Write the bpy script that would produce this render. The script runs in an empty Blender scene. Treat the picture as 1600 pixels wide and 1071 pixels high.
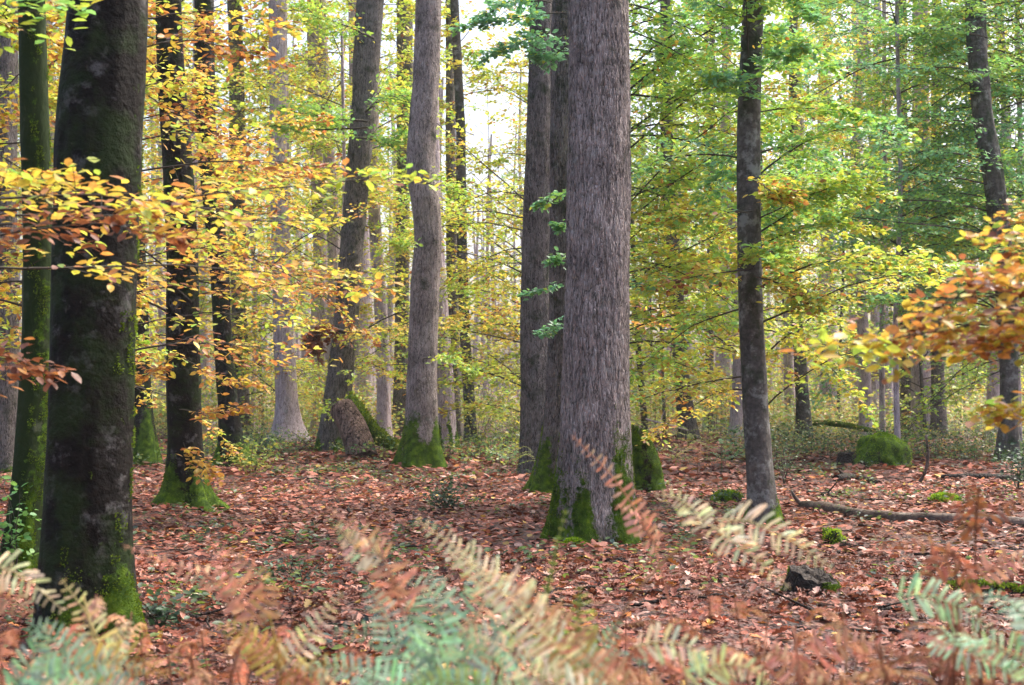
import bpy, math, numpy as np
R = math.radians
S = bpy.context.scene
COL = S.collection
RNG = np.random.default_rng(11)

# ------------------------------------------------------------------ camera, world, sun, exposure
FPX, CX, HY, CH = 2222.0, 800.0, 615.0, 1.5
cd = bpy.data.cameras.new("camera"); cam = bpy.data.objects.new("camera", cd); COL.objects.link(cam)
cam.location = (0, 0, CH); cam.rotation_euler = (R(90), 0, 0)
cd.sensor_width = 36.0; cd.lens = 50.0; cd.shift_y = (HY - 535.5) / 1600.0
cd.clip_start = 0.05; cd.clip_end = 3000
cd.dof.use_dof = True; cd.dof.focus_distance = 14.5; cd.dof.aperture_fstop = 4.5
S.camera = cam
W = bpy.data.worlds.new("World"); S.world = W; W.use_nodes = True
wn = W.node_tree.nodes; bg = wn["Background"]
sky = wn.new("ShaderNodeTexSky"); sky.sky_type = 'NISHITA'; sky.sun_disc = False
SUN_EL, SUN_AZ = 56, 55
sky.sun_elevation = R(SUN_EL); sky.sun_rotation = R(SUN_AZ)
sky.dust_density = 6.0; sky.air_density = 1.0; sky.ozone_density = 1.0
W.node_tree.links.new(sky.outputs[0], bg.inputs[0]); bg.inputs[1].default_value = 0.15
sl = bpy.data.lights.new("sun", 'SUN'); sl.energy = 1.5; sl.angle = R(22); sl.color = (1, .95, .88)
so = bpy.data.objects.new("sun", sl); COL.objects.link(so); so.location = (0, 0, 60)
so.rotation_euler = (R(90 - SUN_EL), 0, R(180 - SUN_AZ)); so.location = (0, 0, 60)
S.view_settings.view_transform = 'Standard'; S.view_settings.look = 'None'
S.view_settings.exposure = 1.6; S.view_settings.gamma = 1.0
S.render.engine = 'CYCLES'
cy = S.cycles
cy.max_bounces = 8; cy.diffuse_bounces = 4; cy.glossy_bounces = 2; cy.transmission_bounces = 5
cy.transparent_max_bounces = 4; cy.volume_bounces = 1; cy.use_denoising = True
cy.use_adaptive_sampling = True; cy.adaptive_threshold = 0.02
cy.sample_clamp_indirect = 8

def P(px, py, d): return np.array([(px - CX) / FPX * d, d, CH - (py - HY) / FPX * d])
def PX(px, d): return (px - CX) / FPX * d
def DG(py): return CH * FPX / (py - HY)          # distance of ground seen at row py

# ------------------------------------------------------------------ numpy helpers
def _h(ix, iy, iz, s):
    n = (ix * 374761393 + iy * 668265263 + iz * 2147483647 + s * 1274126177) & 0xffffffff
    n = ((n ^ (n >> 13)) * 1274126177) & 0xffffffff
    n = n ^ (n >> 16)
    return (n & 0xffff) / 65535.0
def vn(p, s=0):
    """value noise -1..1 at points (...,3)"""
    p = np.asarray(p, float); i = np.floor(p).astype(np.int64); f = p - i; f = f * f * (3 - 2 * f)
    r = 0
    for dx in (0, 1):
        for dy in (0, 1):
            for dz in (0, 1):
                w = (f[..., 0] if dx else 1 - f[..., 0]) * (f[..., 1] if dy else 1 - f[..., 1]) * (f[..., 2] if dz else 1 - f[..., 2])
                r = r + w * _h(i[..., 0] + dx, i[..., 1] + dy, i[..., 2] + dz, s)
    return r * 2 - 1
def fbm(p, o=3, s=0):
    a, r, q = 1.0, 0, np.asarray(p, float)
    for k in range(o): r = r + a * vn(q, s + k); q = q * 2.03 + 7.1; a *= .5
    return r
def xyz(x, y, z=0.0):
    x, y = np.broadcast_arrays(np.asarray(x, float), np.asarray(y, float))
    return np.stack([x, y, np.broadcast_to(np.asarray(z, float), x.shape)], -1)
def gh(x, y):
    a = np.clip(np.hypot(x, np.asarray(y) - 0) / 8.0, 0, 1)
    return .085 * a * fbm(xyz(np.asarray(x) * .45, np.asarray(y) * .45), 2, 3) + .02 * vn(xyz(np.asarray(x) * 2.1, np.asarray(y) * 2.1), 9)
def nz(v): return v / np.maximum(np.linalg.norm(v, axis=-1, keepdims=True), 1e-9)

class MB:
    """collects geometry for ONE mesh"""
    def __init__(s): s.v = []; s.f = []; s.m = []; s.c = []; s.a = []; s.sm = []; s.n = 0
    def add(s, v, f, mi=0, col=None, att=None, smooth=True):
        v = np.asarray(v, float).reshape(-1, 3); f = np.asarray(f, np.int64)
        s.v.append(v); s.f.append(f + s.n); s.n += len(v)
        s.m.append(np.full(len(f), mi, np.int32))
        c = np.ones((len(f), 4)) * .5
        if col is not None: c[:, :3] = col
        c[:, 3] = 1
        s.c.append(c); s.a.append(np.zeros(len(v)) if att is None else np.asarray(att, float).reshape(-1))
        s.sm.append(np.full(len(f), smooth))
    def build(s, name, mats, parent=None, loc=None, att=False, col=False):
        me = bpy.data.meshes.new(name)
        V = np.concatenate(s.v)
        if loc is not None: V = V - np.asarray(loc)
        me.vertices.add(len(V)); me.vertices.foreach_set("co", V.astype(np.float32).ravel())
        k = np.concatenate([np.full(len(f), f.shape[1]) for f in s.f])
        li = np.concatenate([f.ravel() for f in s.f])
        st = np.concatenate([[0], np.cumsum(k)[:-1]])
        me.loops.add(len(li)); me.loops.foreach_set("vertex_index", li.astype(np.int32))
        me.polygons.add(len(k)); me.polygons.foreach_set("loop_start", st.astype(np.int32))
        me.polygons.foreach_set("material_index", np.concatenate(s.m))
        me.update(calc_edges=True)
        me.polygons.foreach_set("use_smooth", np.concatenate(s.sm))
        if col:
            a = me.attributes.new("tint", 'FLOAT_COLOR', 'FACE'); a.data.foreach_set("color", np.concatenate(s.c).astype(np.float32).ravel())
        if att:
            a = me.attributes.new("moss", 'FLOAT', 'POINT'); a.data.foreach_set("value", np.concatenate(s.a).astype(np.float32))
        for m in (mats if isinstance(mats, (list, tuple)) else [mats]): me.materials.append(m)
        o = bpy.data.objects.new(name, me); COL.objects.link(o)
        if parent is not None: o.parent = parent
        return o

def tag(o, label, cat, group=None, kind=None):
    if label: o["label"] = label
    if cat: o["category"] = cat
    if group: o["group"] = group
    if kind: o["kind"] = kind
    return o
def thing(name, label, cat, loc, group=None):
    o = bpy.data.objects.new(name, None); COL.objects.link(o); o.empty_display_size = .2
    o.location = loc; return tag(o, label, cat, group)

# tubes: paths (M,n,3), radii (M,n)
def tubes(mb, paths, radii, sides=3, mi=0, col=None, cap=False, rough=0.0, att=None, seed=0):
    paths = np.asarray(paths, float); radii = np.asarray(radii, float)
    if paths.ndim == 2: paths = paths[None]; radii = np.broadcast_to(radii, paths.shape[:2])
    M, n, _ = paths.shape
    t = nz(np.gradient(paths, axis=1))
    up = np.where(np.abs(t[..., 2:3]) > .8, np.array([1., 0, 0]), np.array([0, 0, 1.]))
    u = nz(np.cross(t, up)); w = np.cross(u, t)
    a = np.arange(sides) / sides * 2 * np.pi
    off = np.cos(a)[None, None, :, None] * u[:, :, None] + np.sin(a)[None, None, :, None] * w[:, :, None]
    rr = radii[:, :, None, None]
    if rough: rr = rr * (1 + rough * fbm(xyz(np.cos(a)[None, None] * 1.7 + 0 * paths[:, :, :1], np.sin(a)[None, None] * 1.7 + np.arange(n)[None, :, None] * .37, seed * 3.3), 3, seed)[..., None])
    v = paths[:, :, None] + off * rr
    idx = np.arange(M * n * sides).reshape(M, n, sides)
    b = np.roll(idx, -1, 2)
    f = np.stack([idx[:, :-1], b[:, :-1], b[:, 1:], idx[:, 1:]], -1).reshape(-1, 4)
    mb.add(v, f, mi, col, None if att is None else np.repeat(np.asarray(att).reshape(-1), sides))
    if cap:
        base = mb.n - M * n * sides
        for m in range(M):
            mb.f.append((idx[m, 0][::-1] + base)[None]); mb.f.append((idx[m, -1] + base)[None])
            for _ in (0, 1):
                mb.m.append(np.array([mi if cap is True else cap], np.int32)); mb.sm.append(np.array([False]))
                c = np.ones((1, 4)) * .5
                if col is not None: c[:, :3] = np.asarray(col).reshape(-1, 3)[0]
                mb.c.append(c)
def smooth_path(pts, n):
    pts = np.asarray(pts, float)
    s = np.concatenate([[0], np.cumsum(np.linalg.norm(np.diff(pts, axis=0), axis=1))])
    t = np.linspace(0, s[-1], n); q = np.stack([np.interp(t, s, pts[:, k]) for k in range(pts.shape[1])], 1)
    w = max(1, n // (2 * len(pts)))
    for _ in range(w * 2):
        q[1:-1] = (q[:-2] + 2 * q[1:-1] + q[2:]) / 4
    return q

# leaf templates: (u along, v across, w up) and faces
LEAF2 = (np.array([[0, 0, 0], [.33, .27, .05], [.7, .24, .04], [1, 0, -.04], [.7, -.24, .04], [.33, -.27, .05]]), np.array([[0, 3, 2, 1], [0, 5, 4, 3]]))
LEAF1 = (np.array([[0, 0, 0], [.5, .3, .03], [1, 0, 0], [.5, -.3, .03]]), np.array([[0, 3, 2, 1]]))
_m = [(0, 0), (.3, .02), (.62, .05), (1, 0)]
OAK = (np.array([[0, 0, 0], [.34, 0, .03], [.66, 0, .04], [1, 0, 0],
                 [.16, .17, .05], [.30, .10, .06], [.46, .27, .1], [.58, .13, .06], [.74, .24, .09], [.9, .12, .02],
                 [.16, -.17, .05], [.30, -.10, .06], [.46, -.27, .1], [.58, -.13, .06], [.74, -.24, .09], [.9, -.12, .02]]),
       np.array([[0, 1, 5, 4], [1, 7, 6, 5], [1, 2, 8, 7], [2, 3, 9, 8], [0, 10, 11, 1], [1, 11, 12, 13], [1, 13, 14, 2], [2, 14, 15, 3]]))
def leaves(mb, pos, d, nrm, size, col, tpl=LEAF2, mi=0, curl=None):
    T, Fc = tpl; N = len(pos)
    if N == 0: return
    d = nz(d); side = nz(np.cross(nrm, d)); n2 = np.cross(d, side)
    size = np.broadcast_to(size, (N,))[:, None, None]
    w = T[None, :, 2]
    if curl is not None: w = w * 1.0 + curl[:, None] * ((T[None, :, 0] - .5) ** 2 * 1.2 + T[None, :, 1] ** 2 * 3)
    v = pos[:, None] + size * (T[None, :, 0, None] * d[:, None] + T[None, :, 1, None] * side[:, None] + np.broadcast_to(w, (N, len(T)))[..., None] * n2[:, None])
    f = (np.arange(N)[:, None, None] * len(T) + Fc[None]).reshape(-1, Fc.shape[1])
    mb.add(v, f, mi, np.repeat(col, len(Fc), 0))

GRAD = np.array([[.17, .37, .22], [.20, .41, .11], [.34, .50, .08], [.50, .54, .08], [.64, .48, .08], [.54, .24, .07], [.30, .11, .055], [.17, .06, .03]])
def tint(pos, mean, spread, rng, fr=.8):
    t = mean + spread * (1.1 * fbm(np.asarray(pos) * fr * 1.7 + 11.3, 2, 5) + .75 * rng.standard_normal(len(pos)))
    t = np.where(rng.random(len(pos)) < .05, t + 2.5, t)
    t = np.clip(t, 0, 6.99); i = t.astype(int); f = (t - i)[:, None]
    c = GRAD[i] * (1 - f) + GRAD[i + 1] * f
    return c * (.75 + .5 * rng.random((len(pos), 1)))

WOOD = np.array([.05, .04, .033])
def spray(mb, B, rng, tw=.7, n1=18, n2=4, m=6, ls=.075, mean=2, spread=1, r0=.02, tpl=LEAF2, keep=.78, wood=1, flat=.42, start=.12, droop=.12):
    """a flat layered beech branch along path B (n,3): twigs in the branch plane, leaves along the twigs"""
    B = np.asarray(B, float); n = len(B)
    rr = np.linspace(r0, r0 * .15, n)
    if wood: tubes(mb, B, rr, 4, 1, WOOD)
    def sub(S0, D0, L0, k, ang, ratio, sp):
        N = len(S0); t = (np.arange(k) + .6) / (k + .2)
        t = t[None] + rng.normal(0, .04, (N, k)); sg = np.where((np.arange(k)[None] + rng.integers(0, 2, (N, 1))) % 2 == 0, 1, -1)
        S1 = S0[:, None] + D0[:, None] * (L0[:, None] * t)[..., None]
        S1[..., 2] -= droop * L0[:, None] * t ** 2 * .7
        side = nz(np.cross(D0, [0, 0, 1.]))[:, None]
        a = ang + rng.normal(0, .22, (N, k))
        D1 = D0[:, None] * np.cos(a)[..., None] + side * (np.sin(a) * sg)[..., None]
        D1[..., 2] += rng.normal(0, .24, (N, k)) + .04
        L1 = L0[:, None] * ratio * (1 - .6 * t) * rng.uniform(.7, 1.25, (N, k))
        return S1.reshape(-1, 3), nz(D1).reshape(-1, 3), L1.ravel()
    # level 1 along B
    t = start + (1 - start) * (np.arange(n1) + .5) / n1
    q = t * (n - 1); i = np.minimum(q.astype(int), n - 2); f = (q - i)[:, None]
    S1 = B[i] * (1 - f) + B[i + 1] * f; T = nz(B[i + 1] - B[i])
    side = nz(np.cross(T, [0, 0, 1.])); sg = np.where(np.arange(n1) % 2 == 0, 1, -1)[:, None]
    a = (.95 + rng.normal(0, .2, n1))[:, None]
    D1 = T * np.cos(a) + side * np.sin(a) * sg; D1[:, 2] += rng.normal(.04, .30, n1)
    D1 = nz(D1); L1 = tw * (1.05 - .65 * t) * rng.uniform(.6, 1.25, n1)
    S1 = np.vstack([S1, B[-1:]]); D1 = np.vstack([D1, nz(B[-1:] - B[-2:-1])]); L1 = np.append(L1, tw * .4)
    segs = [(S1, D1, L1, r0 * .3)]
    if n2: segs.append(sub(S1, D1, L1, n2, .8, .6, 1) + (r0 * .16,))
    pos, dd = [], []
    for (s0, d0, l0, r) in segs:
        N = len(s0)
        if wood > (0 if r > r0 * .2 else 1):
            tt = np.linspace(0, 1, 4)[None, :, None]
            pth = s0[:, None] + d0[:, None] * l0[:, None, None] * tt
            pth[..., 2] -= (droop * l0[:, None, None] * tt ** 2)[..., 0]
            tubes(mb, pth, np.maximum(r, .0025) * np.linspace(1, .4, 4)[None] * np.ones((N, 1)), 3, 1, WOOD)
        t = (np.arange(m) + .7) / m
        sgn = np.where(np.arange(m) % 2 == 0, 1., -1.)
        p = s0[:, None] + d0[:, None] * (l0[:, None] * t)[..., None]
        p[..., 2] -= droop * l0[:, None] * t ** 2
        sd = nz(np.cross(d0, [0, 0, 1.]))[:, None]
        dv = d0[:, None] * .6 + sd * sgn[None, :, None] * .8 + rng.normal(0, .28, (N, m, 3))
        pos.append(p.reshape(-1, 3)); dd.append(dv.reshape(-1, 3))
    pos = np.vstack(pos); dd = np.vstack(dd)
    k = rng.random(len(pos)) < keep; pos = pos[k]; dd = dd[k]; dd[:, 2] -= .12
    pos = pos + rng.normal(0, .02, pos.shape)
    nr = np.zeros_like(pos); nr[:, 2] = 1; nr += rng.normal(0, flat, nr.shape)
    leaves(mb, pos, dd, nr, ls * rng.uniform(.7, 1.25, len(pos)), tint(pos, mean, spread, rng), tpl, 0)

def limb(p0, az, L, up, rng, n=9, sag=.25):
    """branch path from p0, going out at azimuth az"""
    t = np.linspace(0, 1, n); a = az + np.cumsum(rng.normal(0, .09, n))
    st = L / (n - 1)
    dx = np.concatenate([[0], np.cumsum(np.cos(a[1:]) * st)]); dy = np.concatenate([[0], np.cumsum(np.sin(a[1:]) * st)])
    z = up * L * t - sag * L * t ** 2 + np.cumsum(rng.normal(0, .02 * L / n * 3, n))
    return np.stack([p0[0] + dx, p0[1] + dy, p0[2] + z - z[0]], 1)

def crown(mb, rng, z0, z1, Rr, nb, ctr=None, prof=None, mean=2, spread=1, azs=None, **kw):
    for k in range(nb):
        u = (k + rng.random()) / nb; z = z0 + (z1 - z0) * u
        rad = Rr * (prof(u) if prof else (1 - .55 * u)) * rng.uniform(.6, 1.15)
        az = rng.uniform(0, 2 * np.pi) if azs is None else rng.uniform(*azs)
        c = (0, 0) if ctr is None else ctr(z)
        B = limb((c[0], c[1], z), az, rad, rng.uniform(-.15, .95), rng, sag=rng.uniform(.1, .65))
        mm = mean(u) if callable(mean) else mean
        spray(mb, B, rng, tw=rad * .36, mean=mm + rng.normal(0, .35), spread=spread, r0=.004 + rad * .0045, **kw)

# ------------------------------------------------------------------ materials
class NT:
    def __init__(s, name):
        s.m = bpy.data.materials.new(name); s.m.use_nodes = True; s.t = s.m.node_tree; s.n = s.t.nodes
        s.n.clear(); s.out = s.n.new("ShaderNodeOutputMaterial")
    def N(s, typ, ins=None, **props):
        n = s.n.new(typ)
        for k, v in props.items(): setattr(n, k, v)
        for k, v in (ins or {}).items():
            i = n.inputs[k]
            if isinstance(v, bpy.types.NodeSocket): s.t.links.new(v, i)
            else: i.default_value = v
        return n
    def L(s, a, b): s.t.links.new(a, b)
    def noise(s, vec, scale, detail=4, rough=.55, dist=0):
        return s.N("ShaderNodeTexNoise", {"Vector": vec, "Scale": scale, "Detail": detail, "Roughness": rough, "Distortion": dist}).outputs[0]
    def ramp(s, fac, stops, interp='LINEAR'):
        n = s.N("ShaderNodeValToRGB", {"Fac": fac}); r = n.color_ramp; r.interpolation = interp
        while len(r.elements) < len(stops): r.elements.new(.5)
        for e, (p, c) in zip(r.elements, stops):
            e.position = p; e.color = (c, c, c, 1) if isinstance(c, (int, float)) else tuple(c) + (1,)
        return n.outputs[0]
    def mix(s, f, a, b, blend='MIX'):
        n = s.N("ShaderNodeMix", None, data_type='RGBA', blend_type=blend)
        for i, v in ((0, f), (6, a), (7, b)):
            if isinstance(v, bpy.types.NodeSocket): s.L(v, n.inputs[i])
            else: n.inputs[i].default_value = v if i == 0 else (tuple(v) + (1,) if len(v) == 3 else v)
        return n.outputs[2]
    def math(s, op, a, b=0.0, c=0.0, clamp=False):
        n = s.N("ShaderNodeMath", None, operation=op, use_clamp=clamp)
        for i, v in enumerate((a, b, c)):
            if isinstance(v, bpy.types.NodeSocket): s.L(v, n.inputs[i])
            else: n.inputs[i].default_value = v
        return n.outputs[0]
    def coords(s, scale):
        tc = s.N("ShaderNodeTexCoord"); oi = s.N("ShaderNodeObjectInfo")
        off = s.N("ShaderNodeVectorMath", {0: tc.outputs["Object"]}, operation='ADD')
        mul = s.math('MULTIPLY', oi.outputs["Random"], 37.0)
        cmb = s.N("ShaderNodeCombineXYZ", {0: mul, 1: mul, 2: mul}); s.L(cmb.outputs[0], off.inputs[1])
        mp = s.N("ShaderNodeMapping", {"Vector": off.outputs[0], "Scale": scale})
        return mp.outputs[0], off.outputs[0]
    def bsdf(s, col, rough=.7, spec=.3, normal=None):
        b = s.N("ShaderNodeBsdfPrincipled", {"Roughness": rough, "Specular IOR Level": spec})
        if isinstance(col, bpy.types.NodeSocket): s.L(col, b.inputs["Base Color"])
        else: b.inputs["Base Color"].default_value = tuple(col) + (1,)
        if normal is not None: s.L(normal, b.inputs["Normal"])
        return b.outputs[0]
    def done(s, sh): s.L(sh, s.out.inputs["Surface"]); return s.m

def leaf_mat(name, trans=.42, rough=.42, spec=.45, gain=1.35):
    t = NT(name); a = t.N("ShaderNodeAttribute", None, attribute_name="tint", attribute_type='GEOMETRY')
    tc = t.N("ShaderNodeNewGeometry").outputs["Position"]
    n = t.noise(tc, 60, 2)
    c = t.mix(1.0, a.outputs["Color"], t.ramp(n, [(.3, .72), (.7, 1.15)]), 'MULTIPLY')
    b = t.bsdf(c, rough, spec)
    tr = t.N("ShaderNodeBsdfTranslucent", {"Color": t.mix(1.0, c, (gain, gain, gain * .8), 'MULTIPLY')})
    mx = t.N("ShaderNodeMixShader", {0: trans, 1: b, 2: tr.outputs[0]})
    return t.done(mx.outputs[0])
def moss_col(t, vec):
    return t.ramp(t.noise(vec, 9, 4), [(.3, (.018, .04, .005)), (.5, (.06, .12, .010)), (.72, (.16, .26, .018))])
def bark_mat(name, c_hi, c_lo, c_line, sx=38, sz=9, bump=.012, lichen=0.0, lcol=(.22, .24, .22), patch=.5, rough=.8, fiss=1.0, algae=0.0):
    t = NT(name); v, raw = t.coords((sx, sx, sz))
    warp = t.N("ShaderNodeTexNoise", {"Vector": v, "Scale": .35, "Detail": 3.0})
    vv = t.N("ShaderNodeVectorMath", {0: v, 1: warp.outputs[1]}, operation='ADD')
    wv = t.N("ShaderNodeMix", None, data_type='VECTOR'); wv.inputs[0].default_value = .8
    t.L(v, wv.inputs[4]); t.L(vv.outputs[0], wv.inputs[5])
    vo = t.N("ShaderNodeTexVoronoi", {"Vector": wv.outputs[1], "Scale": 1.0, "Randomness": 1.0}, feature='DISTANCE_TO_EDGE')
    edge = t.math('MULTIPLY', vo.outputs["Distance"], 3.4, clamp=True)
    if fiss > .9:
        mp2 = t.N("ShaderNodeMapping", {"Vector": raw, "Scale": (sx * .42, sx * .42, sz * .28)})
        rd = t.math('MULTIPLY', t.math('ABSOLUTE', t.math('SUBTRACT', t.noise(mp2.outputs[0], 1.0, 5, .6, .4), .5)), 24.0, clamp=True)
        edge = t.math('MULTIPLY', t.math('ADD', edge, .25, clamp=True), rd)
    fine = t.noise(v, 1.3, 6, .65)
    big = t.noise(raw, 2.2, 4)
    h = t.math('ADD', t.math('MULTIPLY', edge, fiss), t.math('MULTIPLY', fine, 1.2))
    col = t.mix(t.ramp(fine, [(.3, 0), (.72, 1)]), c_lo, c_hi)
    col = t.mix(t.math('MULTIPLY', t.ramp(edge, [(0, 1), (.45, 0)]), min(1, fiss)), col, c_line)
    col = t.mix(1.0, col, t.ramp(big, [(.3, 1 - patch * .6), (.7, 1 + patch * .35)]), 'MULTIPLY')
    if fiss > .9:
        hl = t.noise(v, 2.6, 3, .6); col = t.mix(t.math('MULTIPLY', t.ramp(hl, [(.56, 0), (.70, .55)]), edge), col, tuple(min(1, q * 1.7) for q in c_hi))
    if lichen:
        ln = t.noise(raw, 5.5, 6, .7)
        col = t.mix(t.ramp(ln, [(.62 - lichen * .12, 0), (.70 - lichen * .1, .8)]), col, lcol)
    if algae:
        an = t.noise(raw, 3.1, 5, .65)
        col = t.mix(t.ramp(an, [(.55 - algae * .2, 0), (.7 - algae * .2, .75)]), col, (.018, .034, .008))
    ms = t.N("ShaderNodeAttribute", None, attribute_name="moss", attribute_type='GEOMETRY').outputs["Fac"]
    mn = t.noise(raw, 14, 5, .7)
    mm = t.ramp(t.math('ADD', ms, t.math('MULTIPLY', t.math('SUBTRACT', mn, .5), 1.1)), [(.45, 0), (.58, 1)])
    col = t.mix(mm, col, moss_col(t, raw))
    mh = t.math('MULTIPLY', t.noise(raw, 90, 4, .7), 1.6)
    hh = t.N("ShaderNodeMix", None, data_type='FLOAT'); t.L(mm, hh.inputs[0]); t.L(h, hh.inputs[2]); t.L(mh, hh.inputs[3])
    bp = t.N("ShaderNodeBump", {"Strength": 1.0, "Distance": bump, "Height": hh.outputs[0]})
    return t.done(t.bsdf(col, rough, .12, bp.outputs[0]))

M_LEAF = leaf_mat("leaf")
M_LITTER = leaf_mat("dead_leaf", .15, .6, .22, 1.1)
M_FERN = leaf_mat("fern_leaf", .35, .6, .25)
M_MOSSLEAF = leaf_mat("moss_leaf", .25, .8, .1)
M_TWIG = (lambda t: t.done(t.bsdf(t.mix(t.noise(t.coords((8, 8, 8))[1], 9), (.035, .03, .024), (.09, .075, .06)), .8, .2)))(NT("twig_bark"))
M_OAK = bark_mat("oak_bark", (.55, .465, .43), (.30, .25, .23), (.055, .046, .04), 52, 10, .022, .22, (.44, .42, .40), .7, algae=.02)
M_OAK2 = bark_mat("oak_bark_dark", (.29, .255, .235), (.125, .108, .098), (.025, .021, .018), 44, 8, .02, .2, (.24, .24, .22), .5, algae=.15)
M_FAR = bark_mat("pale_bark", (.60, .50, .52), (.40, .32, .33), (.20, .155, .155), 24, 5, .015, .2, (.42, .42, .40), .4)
M_DARK = bark_mat("shade_darkened_beech_bark", (.019, .016, .013), (.006, .005, .004), (.005, .004, .004), 14, 14, .02, .6, (.11, .105, .10), .8, .75, .15, algae=.45)  # dark bark, its colours lowered further to stand in for dense shade
M_BEECH = bark_mat("beech_bark", (.15, .135, .12), (.05, .045, .04), (.028, .024, .02), 12, 12, .008, .75, (.24, .24, .22), .7, .75, .25, algae=.2)
M_GREENB = bark_mat("mossy_bark", (.035, .045, .016), (.012, .018, .007), (.006, .008, .005), 14, 8, .012, .3, (.15, .16, .11), .7, .8, .3, algae=1.2)
M_STUB = bark_mat("grooved_bark", (.42, .28, .22), (.18, .115, .09), (.012, .009, .007), 13, 3.0, .09, 0, patch=.6)
M_CUT = bark_mat("rotten_wood", (.055, .042, .032), (.018, .013, .011), (.008, .007, .006), 20, 14, .02, .1, (.12, .10, .09), .6, .6, .6)
M_LOG = bark_mat("log_bark", (.22, .165, .13), (.07, .05, .042), (.03, .02, .018), 10, 14, .01, .5, (.30, .26, .22), .7, .6, .4)

# ------------------------------------------------------------------ ground
def ground():
    ys = np.concatenate([np.linspace(-30, 4, 14), np.linspace(4.2, 26, 190), np.geomspace(26.3, 900, 90)])
    u = np.linspace(-1, 1, 181)
    X = np.sign(u)[None] * (np.abs(u) ** 1.6)[None] * (14 + np.abs(ys)[:, None] * .9); Y = np.repeat(ys[:, None], 181, 1)
    v = xyz(X, Y, 0); v[..., 2] = gh(X, Y) + np.where(Y > 14, 0, 0)
    idx = np.arange(v.shape[0] * v.shape[1]).reshape(v.shape[:2])
    f = np.stack([idx[:-1, :-1], idx[:-1, 1:], idx[1:, 1:], idx[1:, :-1]], -1).reshape(-1, 4)
    mb = MB(); mb.add(v, f)
    t = NT("forest_floor"); g = t.N("ShaderNodeNewGeometry").outputs["Position"]
    vo = t.N("ShaderNodeTexVoronoi", {"Vector": g, "Scale": 13.0}); vo2 = t.N("ShaderNodeTexVoronoi", {"Vector": g, "Scale": 29.0})
    sep = t.N("ShaderNodeSeparateColor", {0: vo.outputs["Color"]})
    c = t.ramp(sep.outputs[0], [(0, (.06, .018, .012)), (.3, (.20, .055, .032)), (.6, (.36, .11, .07)), (.85, (.44, .18, .12)), (1, (.32, .14, .04))])
    c = t.mix(t.ramp(vo.outputs["Distance"], [(.3, 0), (.75, .7)]), c, (.03, .014, .011))
    big = t.noise(g, .35, 4); c = t.mix(1.0, c, t.ramp(big, [(.3, .3), (.7, .6)]), 'MULTIPLY')
    gn = t.noise(g, .8, 5, .7); c = t.mix(t.ramp(gn, [(.6, 0), (.7, .35)]), c, (.10, .13, .035))
    h = t.math('ADD', vo.outputs["Distance"], vo2.outputs["Distance"])
    bp = t.N("ShaderNodeBump", {"Strength": 1.0, "Distance": .03, "Height": h})
    o = mb.build("ground", t.done(t.bsdf(c, .6, .35, bp.outputs[0]))); tag(o, "forest floor covered with fallen leaves", "ground", kind="structure")
ground()

LIT = np.array([[.36, .125, .08], [.26, .08, .05], [.15, .045, .03], [.46, .21, .15], [.58, .36, .29], [.07, .024, .018], [.42, .16, .045], [.50, .32, .08]])
def litter():
    rng = np.random.default_rng(5); mb = MB()
    def zone(d0, d1, dens, tpl, sz, margin=1.2):
        n = int(dens * (.40 * (d1 ** 2 - d0 ** 2) + 2 * margin * (d1 - d0)))
        y = np.sqrt(rng.random(n) * (d1 ** 2 - d0 ** 2) + d0 ** 2)
        x = rng.uniform(-1, 1, n) * (y * .40 + margin)
        pos = xyz(x, y, 0); cl = fbm(pos * 1.6, 3, 21)
        keep = rng.random(n) < np.clip(1.0 + .8 * cl, .35, 1); pos = pos[keep]; n = len(pos)
        pos[:, 2] = gh(pos[:, 0], pos[:, 1]) + .006 + rng.random(n) ** 2 * .04
        a = rng.uniform(0, 2 * np.pi, n); tl = rng.normal(0, .35, (n, 2))
        d = np.stack([np.cos(a), np.sin(a), rng.normal(0, .22, n)], 1); nr = np.stack([tl[:, 0], tl[:, 1], np.ones(n)], 1)
        ci = rng.choice(len(LIT), n, p=[.23, .22, .15, .12, .07, .14, .04, .03])
        c = LIT[ci] * rng.uniform(.55, 1.2, (n, 1)) * (1 + .4 * fbm(pos * .7, 3, 31)[:, None])
        leaves(mb, pos, d, nr, sz * rng.uniform(.45, 1.45, n), np.clip(c, .01, .8), tpl, 0, rng.normal(.25, .4, n))
    zone(2.5, 5, 90, LEAF2, .10); zone(5, 13, 390, OAK, .083, 1.6); zone(13, 24, 310, LEAF2, .083); zone(24, 48, 75, LEAF1, .16, 2)
    o = mb.build("leaf_litter", M_LITTER, col=True); tag(o, "red-brown fallen leaves strewn over the forest floor", "leaf litter", kind="stuff")
litter()

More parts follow.
